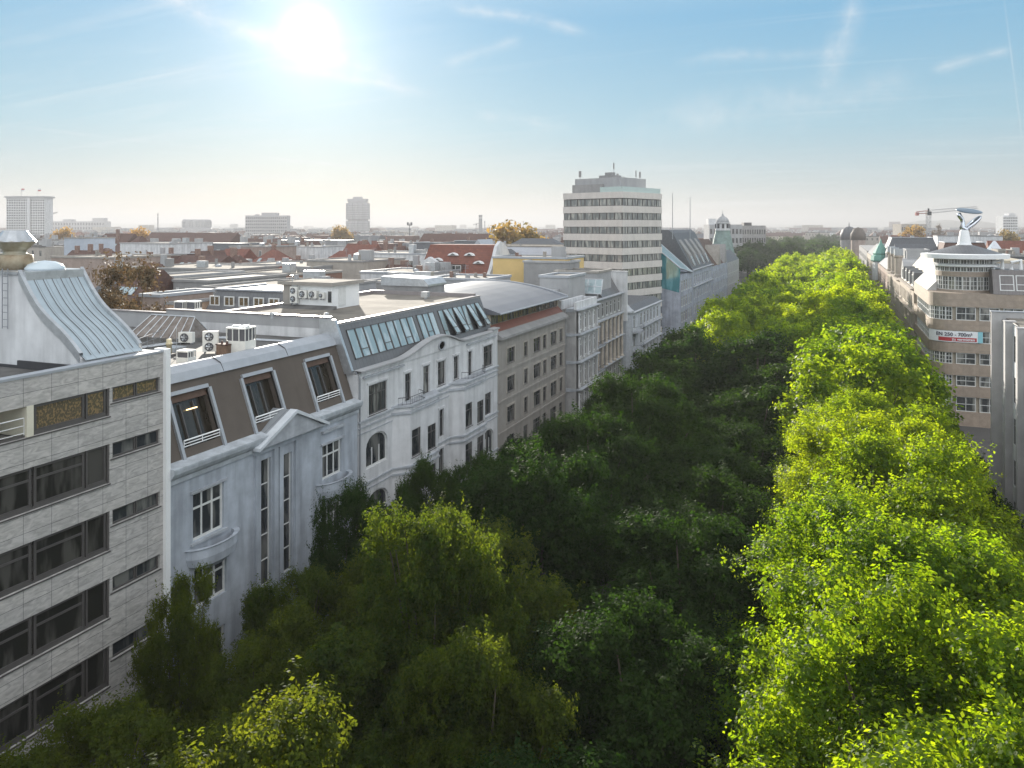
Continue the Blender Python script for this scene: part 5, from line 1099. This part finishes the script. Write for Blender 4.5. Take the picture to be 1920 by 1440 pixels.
# ---- landmarks on the horizon
def slab(name, label, u0, u1, v, d, dep, wm, nx, nz, cat='building', gap=.45, gm=None):
    x0, y0, z = at(u0, v, d); x1, y1, _ = at(u1, v, d); L = math.hypot(x1 - x0, y1 - y0); rz = math.atan2(y1 - y0, x1 - x0)
    o = thing(name, label, cat, (x0, y0, 0), rz); b = MB(); b.box(0, 0, 0, L, dep, z); b.build('wall', wm, o)
    zb_ = z * .25; sz = (z - zb_ - 1.5) / nz; sx_ = L / nx
    for j in range(nz):
        b = MB(); 
        for i in range(nx): b.box(sx_ * (i + gap / 2), -.25, zb_ + sz * (j + .25), sx_ * (i + 1 - gap / 2), -.02, zb_ + sz * (j + .8))
        b.build('window_row', gm or M_glass, o)
    return o, L, z
t, L, z = slab('slab_tower', 'distant pale lattice-fronted slab tower flying flags, far left', 12, 84, 371, 900, 16, M_white, 16, 16, 'tower')
b = MB(); b.box(L - 9, -7, 0, L, -.3, z - 3); b.build('stair_tower', M_white, t) if False else None
b = MB(); b.box(-1.5, -1.5, z, L + 1.5, 17.5, z + 2); b.build('roof_slab', M_lgrey, t)
b = MB(); b.box(L * .55, -1.4, z * .2, L * .63, -.3, z); b.build('fin', M_white, t)
for i, (u, lab) in enumerate(((40, 'pale red flag on the left mast of the far-left slab tower'), (71, 'red and white flag on the right mast of the far-left slab tower'))):
    x, y, zz = at(u, 372, 900); f_ = thing('flag', lab, 'flag', (x, y, zz + 1)); b = MB(); b.tube([(0, 0, 0), (0, 0, 10)], .25, 5); b.build('mast', M_lgrey, f_)
    b = MB(); b.k = 0; b.box(0, -.1, 8.5, 5, .1, 10); b.k = 1; b.box(0, -.1, 7, 5, .1, 8.5); b.build('cloth', [M_wl, M_red] if i else [M_red, M_wl], f_)
x, y, z = at(671, 372, 1500); t = thing('clover_tower', 'tall grey clover-shaped tower with waist and stepped crown on the horizon', 'tower', (x, y, 0), A)
M_far = mat('far_concrete', (.36, .35, .36), .8, .08, .05)
for nm, r, zs in (('lower_shaft', 8.5, (0, 41)), ('upper_shaft', 8.5, (43.5, 74))):
    b = MB()
    for dx_ in (-14, -5, 5, 14): b.lathe([(r, zs[0]), (r, zs[1])], 14, dx_, 0)
    b.build(nm, M_far, t)
b = MB(); b.box(-18, -5, 41, 18, 5, 43.5); b.build('waist', M_greyr, t)
b = MB(); b.box(-17, -6, 74, 17, 6, 77); b.box(-18.5, -7, 77, 18.5, 7, 82); b.box(-8, -5, 82, 8, 5, 86); b.build('crown', M_far, t)
for j in range(14):
    z_ = 14 + j * 4.2
    if 39 < z_ < 43: continue
    b = MB()
    for dx_ in (-14, -5, 5, 14): b.lathe([(8.7, z_), (8.7, z_ + 1.4)], 14, dx_, 0)
    b.build('window_row', M_greyr, t)
t, L, z = slab('office_slab', 'hazy grey office slab with raised middle on the horizon left of the clover tower', 460, 538, 404, 1200, 18, M_far, 20, 7)
b = MB(); b.box(L * .38, 2, z, L * .74, 16, z + 4.2); b.box(L * .22, 2, z, L * .29, 10, z + 1.8); b.build('raised_middle', M_far, t)
x, y, z = at(369, 412, 1500); t = thing('rotunda', 'hazy round drum-like building on the horizon', 'building', (x, y, 0)); b = MB(); b.lathe([(29, 0), (29, 26), (25, 27), (25, 42), (24, 43.5)], 28); b.build('wall', M_far, t)
b = MB()
for k in range(28): a_ = 2 * PI * k / 28; b.box(25.2 * math.cos(a_) - .8, 25.2 * math.sin(a_) - .8, 29, 25.2 * math.cos(a_) + .8, 25.2 * math.sin(a_) + .8, 40)
b.build('pilasters', M_lgrey, t)
t, L, z = slab('hospital_slab', 'long low hazy white building on the left horizon', 92, 196, 415, 1900, 30, M_far, 20, 3)
b = MB(); b.box(L * .78, 0, z, L * .98, 20, z + 8); b.box(L * .25, 0, z, L * .4, 20, z + 5); b.build('rooftop_block', M_far, t)
t, L, z = slab('white_tower', 'white apartment tower on the horizon at the far right', 1881, 1908, 404, 900, 14, M_white, 8, 10, 'tower')
b = MB(); b.box(L * .38, -.6, z, L * .8, 8, z + 2.5); b.build('lift_housing', M_white, t)
t, L, z = slab('office_block', 'dark grey flat office block beyond the domed turret', 1391, 1436, 423, 520, 14, M_greyr, 10, 4)
b = MB(); b.box(2, 2, z, 7, 8, z + 2); b.build('lift_housing', M_dark, t)
t, L, z = slab('apartment_block', 'pale block with twin roof housings behind the domed turret', 1330, 1392, 421, 480, 14, M_lgrey, 9, 4)
b = MB(); b.box(0, 2, z, 7, 8, z + 3.5); b.box(9, 2, z, 12, 8, z + 1.5); b.build('lift_housing', M_white, t)
t, L, z = slab('scaffolded_block', 'brown building shell beneath the red and white crane', 1690, 1738, 420, 700, 16, M_beige, 12, 4)
for u, w, v, lab in ((901, 4.2, 403, 'thick dark chimney stack on the horizon left of the tower'), (909, .9, 414, 'thin chimney beside the thick stack on the horizon'), (296, 1.2, 400, 'slim chimney on the left horizon above the brown roofs'), (981, .6, 414, 'thin mast on the horizon above the golden tree')):
    x, y, z = at(u, v, 1700); t = thing('chimney_stack', lab, 'chimney', (x, y, 0)); b = MB(); b.lathe([(w, 0), (w * .85, z - 3), (w * .95, z - 3), (w * .95, z)], 12); b.build('shaft', M_slate, t); b = MB(); b.lathe([(w * .98, z - 8), (w * .98, z - 5)], 12); b.build('band', M_lgrey, t)
for u, v0, d, lab in ((1261, 363, 190, 'tall thin flagpole on the steep roof, left of the pair'), (1294, 371, 200, 'thin flagpole on the steep roof, right of the pair')):
    x, y, z = at(u, v0, d); t = thing('flagpole', lab, 'mast', (x, y, 27)); b = MB(); b.tube([(0, 0, 0), (0, 0, z - 27)], [.1, .06], 6); b.build('pole', M_rail, t); b = MB(); b.lathe([(.02, z - 27), (.12, z - 26.9), (.02, z - 26.7)], 6); b.build('finial', M_rail, t)
# tower cranes
def crane(label, u, vj, d, u0, u1, m1, m2, um=None):
    x, y, z = at(u, vj, d); xa, ya, _ = at(u0, vj, d); xb, yb, _ = at(u1, vj, d); t = thing('tower_crane', label, 'crane', (x, y, 0), A)
    k0 = (u0 - u) / F * d; k1 = (u1 - u) / F * d
    b = MB(); s = .8
    for p in ((-s, -s), (s, -s), (s, s), (-s, s)): b.tube([(p[0], p[1], 0), (p[0], p[1], z)], .16, 4)
    n = int(z / 2.2)
    for k in range(n): b.tube([(-s, -s, k * 2.2), (s, -s, k * 2.2 + 2.2)], .1, 3); b.tube([(s, s, k * 2.2), (-s, s, k * 2.2 + 2.2)], .1, 3)
    b.build('mast', m2, t)
    b = MB(); n = 16
    b.tube([(0, 0, z + 1.6), (k1, 0, z + 3.6)], .16, 4); b.tube([(0, -.6, z), (k1, -.5, z + 2.6)], .16, 4); b.tube([(0, .6, z), (k1, .5, z + 2.6)], .16, 4)
    for k in range(n): q0, q1 = k / n, (k + .5) / n; b.tube([(k1 * q0, -.6, z + 2.6 * q0), (k1 * q1, 0, z + 1.6 + 2 * q1), (k1 * (q0 + 1 / n), -.6, z + 2.6 * (q0 + 1 / n))], .08, 3)
    b.build('jib', m2, t)
    b = MB(); b.tube([(0, 0, z + 1.4), (k0, 0, z + .8)], .2, 4); b.tube([(0, 0, z), (k0, 0, z)], .2, 4); b.build('counter_jib', m1, t)
    b = MB(); b.box(k0 - .4, -.6, z - 1.2, k0 + 1.2, .6, z + .5); b.build('counterweight', m1, t)
    b = MB(); b.box(-1.1, -1, z - 1, 1.1, 1, z + 1); b.tube([(0, 0, z), (0, 0, z + 2.6)], .5, 4); b.build('cab', M_dark, t)
crane('red and white tower crane over the brown building shell', 1741, 400, 420, 1718, 1832, mat('faded_red_paint', (.30, .12, .11), .7, .1, 1), M_lgrey)
crane('small grey crane on the horizon right of the slab tower', 97, 402, 1100, 92, 108, M_slate, M_slate)
crane('faint small crane on the horizon beside the thick chimney', 893, 421, 1500, 888, 899, M_slate, M_slate)
# autumn and bare trees are planted with the avenue trees below

# ---- generated blocks: every further house out to about 1.6 km
rnd = random.Random(11)
protos = []
def proto(kind, wm, rm, dep, rh, L, H_, chim, hatch, nw):
    o = thing('city_house', 'x', 'building', (0, 0, -500)); b = MB()
    b.box(0, 0, 0, L, dep, H_); b.build('wall', wm, o); b = MB()
    if kind == 'flat': b.box(-.2, -.2, H_, L + .2, .3, H_ + .5); b.box(-.2, dep - .3, H_, L + .2, dep + .2, H_ + .5); b.box(.01, .3, H_, L - .01, dep - .3, H_ + .15)
    elif kind == 'gable': b.ext([(-.5, H_ - .1), (dep / 2, H_ + rh), (dep + .5, H_ - .1)], -.2, L + .2, 'x')
    elif kind == 'gabley': b.ext([(-.5, H_ - .1), (L / 2, H_ + rh), (L + .5, H_ - .1)], -.2, dep + .2, 'y')
    elif kind == 'hip': b.ext([(-.5, H_ - .1), (dep * .35, H_ + rh), (dep * .65, H_ + rh), (dep + .5, H_ - .1)], 0, L, 'x')
    elif kind == 'mansard': b.ext([(-.1, H_), (rh * .35, H_ + rh), (dep - rh * .35, H_ + rh), (dep + .1, H_)], .05, L - .05, 'x')
    b.build('roof', rm, o)
    for k in range(chim): x = L * (k + .5) / chim; b = MB(); b.box(x - .7, dep * .45, H_, x + .7, dep * .55, H_ + rh + 1.3); b.build('chimney', M_brick if k % 2 else M_lgrey, o)
    for k in range(3 if kind == 'flat' else 1): x = L * (k + .2 + .1 * k) / 3; b = MB(); b.box(x, dep * .6, H_, x + .8, dep * .6 + .6, H_ + (rh if kind != 'flat' else 0) + 1.2); b.build('chimney', M_tan if k % 2 else M_greyr, o)
    for k in range(hatch): x = L * (k + .4) / hatch; b = MB(); b.box(x, dep * .3, H_, x + 2.6, dep * .3 + 2.4, H_ + rh * .5 + 2); b.build('roof_hatch', M_lgrey, o)
    for k in range(nw): x = L * (k + .5) / nw; b = MB(); b.box(x - .6, -.06, H_ - 3, x + .6, -.01, H_ - 1.1); b.build('window', M_glassl, o)
    protos.append((o, L, dep, H_ + (rh if kind != 'flat' else .5))); return o
KL = []
for kd, wm, rm, nm, dep, rh, L, H_, ch, ha, nw in (
    ('gable', M_pink, M_tileb, 'brown-gabled pink house', 13, 5, 26, 16.5, 2, 0, 6), ('gable', M_white, M_tile, 'red-gabled white house', 13, 5.5, 22, 16, 1, 0, 5),
    ('mansard', M_lgrey, M_slate, 'grey slate-mansard house', 14, 4, 28, 17, 2, 1, 7), ('flat', M_lgrey, M_gravel, 'grey house with gravel roof', 14, 2, 30, 20.5, 1, 2, 7),
    ('flat', M_beige, M_bitumen, 'beige felt-roofed house', 15, 2, 34, 19.5, 0, 3, 8), ('hip', M_cream, M_tileb, 'cream brown-roofed house', 14, 4.5, 24, 17, 2, 0, 5),
    ('mansard', M_white, M_zincd, 'white zinc-attic house', 14, 3.2, 32, 18, 1, 1, 8), ('flat', M_greyr, M_gravel, 'long dull grey flat-roofed block', 16, 2, 40, 20, 1, 3, 9),
    ('gabley', M_lgrey, M_tileb, 'grey cross-gabled house', 16, 6, 15, 16, 1, 0, 3), ('hip', M_pink, M_slate, 'pink slate-roofed house', 14, 4, 30, 17.5, 2, 1, 6),
    ('gable', M_beige, M_tileb, 'brown-gabled beige house', 14, 6, 34, 15.5, 3, 0, 7), ('mansard', M_pink, M_tileb, 'pink brown-mansard house', 14, 4.5, 24, 16.5, 1, 0, 6)):
    proto(kd, wm, rm, dep, rh, L, H_, ch, ha, nw); KL.append(nm)
def where(u, d):
    marks = ((48, 'flagged slab tower'), (145, 'low horizon building'), (296, 'slim chimney'), (369, 'rotunda'), (499, 'grey office slab'), (671, 'clover-shaped tower'), (768, 'twin-headed mast'), (901, 'thick chimney'), (966, 'golden tree'),
             (1355, 'domed turret'), (1415, 'dark office block'), (1500, 'open avenue end'), (1600, 'slate dome'), (1714, 'crane'), (1805, 'sculpture'), (1894, 'far white tower'))
    m = min(marks, key=lambda q: abs(q[0] - u)); side = 'in line with' if abs(m[0] - u) < 22 else ('left of' if u < m[0] else 'right of')
    dd = 'near roofs' if d < 430 else ('middle roofs' if d < 700 else ('far roofs' if d < 1050 else 'farthest roofs'))
    return f'{dd} {side} {m[1]}'
first = [True] * len(protos)
blocked = [(905, 1062, 300)]
cnt = 0; seen = {}
for d in (178, 205, 238, 278, 325, 372, 430, 500, 590, 700, 850, 1050, 1300, 1600):
    u = -60 + rnd.uniform(0, 40)
    while u < 1990:
        i = rnd.randrange(len(protos)); o, L, dep, top = protos[i]; wpx = L * F / d * .98
        skip = (1240 < u + wpx and u < 1395 and d < 420) or (1380 <= u + wpx and u < 1600 and d < 1000) or (1560 < u < 1640 and d < 640) or (u + wpx / 2 > 1600 and d < 360) or (1050 < u and u + wpx < 1243)
        if d < 320: skip = u < 90 or u + wpx > 1040
        if not skip:
            x, y, _ = at(u, 425, d + rnd.uniform(-14, 14)); sc = rnd.uniform(.94, 1.14) if d > 320 else rnd.uniform(.84, .96)
            if x > -33 and x < 14 + 3 and y < 470: u += wpx; continue
            lab = KL[i] + ', ' + where(u + wpx / 2, d); rz = rnd.choice((0, 0, 0, .08, -.12, A * .5))
            if first[i]: o.location = (x, y, 0); o.scale = (1, 1, sc); o.rotation_euler = (0, 0, rz); q = o; first[i] = False
            else: q = dup(o, (x, y, 0), rz, (rnd.uniform(.85, 1.15), 1, sc))
            q['label'] = lab; seen.setdefault(lab, []).append(q); cnt += 1
        u += wpx * rnd.uniform(1.0, 1.35)
NUMW = ('first', 'second', 'third', 'fourth', 'fifth', 'sixth')
for lab, qs in seen.items():
    if len(qs) > 1:
        qs.sort(key=lambda q: math.atan2(q.location[0], q.location[1]))
        for k, q in enumerate(qs): q['label'] = lab + f', {NUMW[min(k, 5)]} from left'
for qs in seen.values():
    for q in qs: q['group'] = 'houses of the wider city'
for o, _, _, _ in protos:
    if o.location[2] < -100:
        for ch in list(kids(o)): bpy.data.objects.remove(ch)
        bpy.data.objects.remove(o)
# beyond that the city reads as one mass
b = MB(); rs = np.random.RandomState(5)
for k in range(2600):
    d = 1700 + 7000 * rs.rand() ** 1.4; u = rs.uniform(-250, 2200)
    x, y, _ = at(u, 425, d); w = rs.uniform(12, 50); e = rs.uniform(12, 30); h = rs.uniform(14, 23) * (1 + (rs.rand() < .03) * rs.uniform(.3, 1.1)); b.k = rs.randint(0, 5)
    b.box(x, y, 0, x + w, y + e, h)
    if b.k in (3, 4): b.ext([(y - .1, h), (y + e / 2, h + 5), (y + e + .1, h)], x + .1, x + w - .1, 'x')
o = b.build('distant_city', [M_white, M_beige, M_greyr, M_tileb, M_slate]); tag(o, 'mass of hazy rooftops between the last single houses and the horizon', 'city', kind='stuff')
# ------------------------------------------------------------------ trees
M_leaf = leafmat('sunlit_plane_leaves', (.060, .100, .012), (.50, .64, .012), .5, .60, (.74, 1.24), .12)  # sunlit copy of the plane leaves, backlight put into the colour
M_leafd = leafmat('shaded_plane_leaves', (.026, .048, .012), (.055, .12, .010), .65, .42, (.75, 1.25), .05)  # shaded copy of the same leaves, shade put into the colour
M_leafg = leafmat('golden_leaves', (.26, .17, .05), (.52, .32, .08), .5, .5, (.7, 1.3))
M_leafbr = leafmat('brown_autumn_leaves', (.12, .088, .055), (.16, .10, .05), .6, .3, (.7, 1.3))
def crown_mesh(name, seed, n, leaf, RX, Z0, Z1, m, nclump=60, sprig=13, spiky=.16, inner=.15, clr=1.0):
    rs = np.random.RandomState(seed); zc = Z0 + (Z1 - Z0) * .46; hz = Z1 - zc; hl = zc - Z0
    # domes of domes: boughs carry families of clumps, clumps carry the leaves
    nb = max(9, nclump // 8); k_ = RX / 5.6; cl = []
    for k in range(nb):
        zz = 1.0 - 1.45 * (k + .5) / nb + rs.normal(0, .05); zz = min(zz, .97); an = k * 2.39996 + rs.normal(0, .25); rr = math.sqrt(max(0, 1 - zz * zz)) * (1.06 if zz < .4 else .92)
        bd = np.array((math.cos(an) * rr, math.sin(an) * rr, zz)); q = rs.uniform(.50, .70) + .26 * max(zz, 0) ** 2; ax = np.array((RX, RX, hz if zz > 0 else hl))
        bc = bd * q * ax; rb = rs.uniform(1.5, 2.5) * k_
        for j in range(8):
            dd = rs.normal(size=3); dd /= np.linalg.norm(dd); dd = dd + bd * .9 + np.array((0, 0, .32)); dd /= np.linalg.norm(dd)
            c = bc + dd * rb * rs.uniform(.7, 1.0); cl.append((c[0], c[1], zc + c[2], rs.uniform(.5, .98) * clr))
    cl = np.array(cl)
    w = cl[:, 3] ** 2; idx = rs.choice(len(cl), n, p=w / w.sum()); c = cl[idx]
    d = rs.normal(size=(n, 3)); d[:, 2] += .35; d /= np.linalg.norm(d, axis=1)[:, None]
    rad = c[:, 3] * np.where(rs.rand(n) < inner, rs.uniform(.2, .8, n), 1 + rs.normal(0, .10, n))
    spk = rs.rand(n) < spiky; lump = 1 + .22 * np.sin(d[:, 0] * 5 + idx) * np.cos(d[:, 1] * 6 + idx * 2); rad = rad * lump * np.where(spk, rs.uniform(1.0, 1.38, n), 1)
    P = c[:, :3] + d * rad[:, None] * np.array([1.08, 1.08, .95])
    P[:, 2] += np.where(spk & (d[:, 2] > .2), rs.uniform(0, .55, n) * clr, 0)
    # a quarter of the leaves fill the envelope between the clumps
    fl = rs.rand(n) < .22; e = rs.normal(size=(n, 3)); e /= np.linalg.norm(e, axis=1)[:, None]; q = rs.uniform(.42, .78, n)[:, None] * (1 + .10 * np.sin(e[:, :1] * 7 + seed) * np.cos(e[:, 1:2] * 6))
    E_ = np.stack([e[:, 0] * q[:, 0] * RX, e[:, 1] * q[:, 0] * RX, zc + e[:, 2] * q[:, 0] * np.where(e[:, 2] > 0, hz, hl)], 1)
    P = np.where(fl[:, None], E_, P); d = np.where(fl[:, None], e, d)
    # leaves gather in sprigs along short twigs
    ns = max(1, n // sprig); si = rs.randint(0, ns, n); tw_ = d[si] + rs.normal(0, .5, (n, 3)) * 0 + np.array([0, 0, .35]); tw_ /= np.linalg.norm(tw_, axis=1)[:, None]
    sr = leaf * 1.9; P = P[si] + tw_ * (rs.uniform(-1, 1, n) * sr * 1.6)[:, None] + rs.normal(0, sr * .62, (n, 3)); d = d[si] + rs.normal(0, .45, (ns, 3))[si]
    N_ = d + rs.normal(0, .34, (n, 3)); N_[:, 2] += .3; N_ /= np.linalg.norm(N_, axis=1)[:, None]
    a = rs.normal(size=(n, 3)); a[:, 2] -= .5; a -= (a * N_).sum(1)[:, None] * N_; a /= np.linalg.norm(a, axis=1)[:, None]; bb_ = np.cross(N_, a)
    s = leaf * rs.uniform(.65, 1.3, n)[:, None]
    V = np.empty((n, 4, 3)); V[:, 0] = P - a * s; V[:, 1] = P + bb_ * s * .62 - a * s * .1 + N_ * s * .12; V[:, 2] = P + a * s; V[:, 3] = P - bb_ * s * .62 - a * s * .1 + N_ * s * .12
    me = bpy.data.meshes.new(name); me.vertices.add(n * 4); me.vertices.foreach_set('co', V.reshape(-1).astype(np.float32))
    me.loops.add(n * 4); me.loops.foreach_set('vertex_index', np.arange(n * 4, dtype=np.int32)); me.polygons.add(n)
    me.polygons.foreach_set('loop_start', np.arange(0, n * 4, 4, dtype=np.int32)); me.polygons.foreach_set('loop_total', np.full(n, 4, dtype=np.int32))
    me.update(calc_edges=True); me.materials.append(m); return me, cl
def trunk_mb(cl, Z0, seed, nl=12, r=.34):
    b = MB(); rs = random.Random(seed); pts = [(0, 0, 0), (.05, .02, Z0 * .5), (.1, -.05, Z0 + .5), (.0, .05, Z0 + 3)]
    b.tube(pts, [r, r * .8, r * .65, r * .35], 8)
    for k in range(nl):
        c = cl[rs.randrange(len(cl))]; z = rs.uniform(Z0 - .6, Z0 + 2.4); m = (c[0] * .5, c[1] * .5, (z + c[2]) / 2 + .4); b.tube([(0, 0, z), m, (c[0] * .93, c[1] * .93, c[2])], [r * .38, r * .24, r * .08], 5)
    return b
TP = {}
def tree_proto(key, seed, n, leaf, RX=5.6, Z0=4.6, Z1=16, m=None, ncl=62, name='plane_tree', **kw):
    me, cl = crown_mesh('crown', seed, n, leaf, RX, Z0, Z1, m or M_leaf, ncl, **kw)
    o = thing(name, 'x', 'tree', (0, 0, -400)); link('crown', me, o); trunk_mb(cl, Z0, seed).build('trunk', M_bark, o, smooth=True); TP.setdefault(key, []).append([o, True]); return o
for s in range(3): tree_proto('near', 10 + s, 200000, .070, ncl=160)
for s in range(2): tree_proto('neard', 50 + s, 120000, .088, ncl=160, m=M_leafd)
M_leafo = leafmat('half_lit_plane_leaves', (.038, .060, .012), (.20, .25, .015), .6, .52, (.7, 1.3), .06)  # in-between copy, partial sun put into the leaf colour
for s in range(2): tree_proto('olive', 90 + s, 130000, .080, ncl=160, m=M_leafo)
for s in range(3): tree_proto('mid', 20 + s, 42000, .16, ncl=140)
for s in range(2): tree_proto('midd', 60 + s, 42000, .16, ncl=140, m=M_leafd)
for s in range(3): tree_proto('far', 30 + s, 11000, .32, ncl=100)
tree_proto('farp', 71, 4500, .5, ncl=45, m=M_leafd); tree_proto('farp', 72, 4500, .5, ncl=45, m=M_leafd)
tree_proto('gold', 41, 5000, .5, ncl=50, m=M_leafg, name='autumn_tree'); tree_proto('brown', 42, 12000, .13, ncl=80, m=M_leafbr, name='autumn_tree', inner=.5)
trn = random.Random(21)
def plant(key, x, y, h, label, group=None, w=1.0, name=None):
    L_ = TP[key]; i = trn.randrange(len(L_)); o, fresh = L_[i]; sz = h / 16.0; sx_ = sz * w * trn.uniform(.95, 1.06)
    if fresh: L_[i][1] = False; q = o; q.location = (x, y, 0); q.rotation_euler = (0, 0, trn.uniform(0, 6.28)); q.scale = (sx_, sx_, sz)
    else: q = dup(o, (x, y, 0), trn.uniform(0, 6.28), (sx_, sx_, sz))
    q['label'] = label
    if group: q['group'] = group
    return q
ORD = ['nearest', 'second', 'third', 'fourth', 'fifth', 'sixth', 'seventh', 'eighth', 'ninth', 'tenth', 'eleventh', 'twelfth', 'thirteenth', 'fourteenth', 'fifteenth', 'sixteenth', 'seventeenth', 'eighteenth', 'nineteenth', 'twentieth']
def nth(k):
    if k < 20: return ORD[k]
    tens = ['', '', 'twenty', 'thirty', 'forty', 'fifty', 'sixty', 'seventy', 'eighty', 'ninety'][(k + 1) // 10]; un = (k + 1) % 10
    if not un: return tens[:-1] + 'ieth'
    return tens + ('-' + ['', 'first', 'second', 'third', 'fourth', 'fifth', 'sixth', 'seventh', 'eighth', 'ninth'][un] if un else '')
def row(s, t0, step, t1, h, w, desc, dark=False, jit=1.0, hj=.8, grp='plane trees along the avenue', hf=None):
    t = t0; k = 0
    while t < t1:
        key = 'olive' if (s < -12 and t < 45) else ('near' if t < 72 else ('mid' if t < 170 else 'far')) + ('d' if dark and t < 112 and not (s < -12 and t < 45) else ''); hh = (hf(t) if hf else h) + trn.uniform(-hj, hj)  # dark rows take the leaf copy with shade in its colour
        plant(key, s + trn.uniform(-jit, jit), t + trn.uniform(-1, 1), hh, f'{desc}, {nth(k)} counted from the foreground', grp, w)
        k += 1; t += step
row(2.2, 18, 9.6, 405, 17.6, 1.14, 'tall bright yellow-green plane tree in the sunlit right-hand row', hj=1.5, jit=1.2)
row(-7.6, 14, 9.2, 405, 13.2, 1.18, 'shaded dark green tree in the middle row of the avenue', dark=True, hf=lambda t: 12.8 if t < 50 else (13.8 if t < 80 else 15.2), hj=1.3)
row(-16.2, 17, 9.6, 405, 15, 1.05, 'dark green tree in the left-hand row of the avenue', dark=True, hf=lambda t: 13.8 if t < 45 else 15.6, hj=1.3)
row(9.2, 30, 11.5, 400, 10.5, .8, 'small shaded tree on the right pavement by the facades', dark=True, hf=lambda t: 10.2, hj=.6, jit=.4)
plant('olive', -16.6, 31.5, 17.0, 'pointed yellow-lit tree standing out above the shade at lower left', 'plane trees along the avenue', .62)
plant('olive', -12.0, 26.5, 13.8, 'partly lit tree with bushy top at lower left centre', 'plane trees along the avenue', .8)
for x, y, h, w, lab in ((-25.5, 21, 11.6, 1.0, 'low olive tree pressed against the marble office block'), (-28.2, 11, 12.0, .9, 'low tree at the left edge below the loggia'), (-28.4, 16.5, 11.0, .8, 'low tree at the lower left corner by the marble wall'), (-28.6, 29.4, 12.8, .42, 'slender little tree growing up beside the marble end pier'), (-27.0, 35.5, 11.0, .8, 'low tree under the hanging balcony of the pale stucco house'),
        (-27.0, 40.8, 13.7, .5, 'narrow pointed tree before the right end of the stucco house'), (-26.4, 45.2, 12.4, .5, 'slim tree at the joint of the stucco and white bay houses'), (-26.0, 49.6, 13.2, .55, 'dark slim tree in front of the first bay of the white house'), (-25.4, 56.5, 11.6, .75, 'round tree before the middle of the white bay house'),
        (-25.0, 66, 11.2, .85, 'bushy tree before the right bay of the white house'), (-24.6, 76, 10.6, .9, 'low tree before the tan stone house'), (-24.0, 87, 10.2, .95, 'low tree before the middle of the tan stone house'), (-23.0, 28.5, 11.4, .85, 'spreading olive tree at the foot of the marble block'), (-22.0, 37.5, 11.8, .95, 'olive round tree before the stucco house'), (-19.5, 22, 11.5, .9, 'olive tree at the bottom edge between marble block and road')):
    plant('neard' if y > 38.5 else 'olive', x, y, h, lab, 'pavement trees below the left facades', w)
t_k = 0
for t in range(104, 400, 13):
    plant('midd' if t < 170 else 'far', -26 + trn.uniform(-.6, .6), t, 8.8 + trn.uniform(-.6, .6), f'low tree by the far left facades, {nth(t_k)} counted from the near end', 'pavement trees by the far left facades', .95); t_k += 1
for u, v, d, h, k, lab in ((965, 427, 300, 29, 'gold', 'large golden-yellow tree crown above the roofs left of the tower'),
        (205, 527, 84, 18.5, 'brown', 'sparse brown autumn tree in the courtyard behind the marble office, left one'), (240, 530, 80, 18, 'brown', 'sparse brown autumn tree in the courtyard behind the marble office, right one'),
        (225, 524, 92, 20, 'brown', 'sparse brown autumn tree in the courtyard behind the marble office, rear one'),
        (1712, 428, 560, 29, 'gold', 'orange tree before the brown building shell on the right'), (1760, 427, 640, 28, 'brown', 'brown tree right of the crane mast'), (1890, 437, 480, 27, 'gold', 'orange tree at the foot of the far right white tower'),
        (118, 432, 520, 26, 'gold', 'yellow tree below the small grey crane'), (262, 433, 480, 26, 'gold', 'yellow tree left of the slim chimney'),
        (640, 428, 600, 28, 'gold', 'yellow tree in the glare at the clover tower foot'),):
    x, y, z = at(u, v, d); plant(k, x, y, z if z > 10 else h, lab, 'autumn trees in the city', (1.0 if d < 310 else .72) if k == 'gold' else .75)
for u, d in ((768, 700),):
    x, y, z = at(u, 419, d); t = thing('light_mast', 'twin-headed floodlight mast on the horizon right of the clover tower', 'mast', (x, y, 0)); b = MB(); b.tube([(0, 0, 0), (0, 0, z)], .35, 5); b.build('pole', M_slate, t); b = MB(); b.box(-2.5, -.4, z - 1.5, -1, .4, z + 1); b.box(1, -.4, z - 1.5, 2.5, .4, z + 1); b.tube([(-2, 0, z - 1.5), (2, 0, z - 1.5)], .3, 4); b.build('lamp_heads', M_slate, t)
# far trees mixed in the city past the end of the avenue
pe = []
for k in range(84):
    d = 415 * (1000 / 415) ** trn.random(); u = trn.uniform(1396, 1572); x, y, _ = at(u, 425, d); pe.append((u, plant('farp', x, y, trn.uniform(14, 19), 'x', 'trees past the end of the avenue', 1.3)))
pe.sort(key=lambda q: q[0])
for k, (u, q) in enumerate(pe): q['label'] = f'hazy dark tree past the open avenue end, {nth(k)} from the left'
# clear away unused masters
for L_ in TP.values():
    for o, fresh in L_:
        if fresh:
            for ch in list(kids(o)): bpy.data.objects.remove(ch)
            bpy.data.objects.remove(o)
# ------------------------------------------------------------------ air
hm = bpy.data.materials.new('autumn_haze'); hm.use_nodes = True; nt = hm.node_tree; nt.nodes.clear()
pv = nt.nodes.new('ShaderNodeVolumePrincipled'); pv.inputs['Color'].default_value = (.50, .505, .525, 1); pv.inputs['Density'].default_value = 3.0e-4; pv.inputs['Anisotropy'].default_value = .26
oo = nt.nodes.new('ShaderNodeOutputMaterial'); nt.links.new(pv.outputs[0], oo.inputs['Volume'])
b = MB(); b.box(-9500, -200, -2, 9500, 9600, 135); o = b.build('haze', hm); tag(o, 'thin pale haze lying over the whole city', 'haze', kind='stuff')
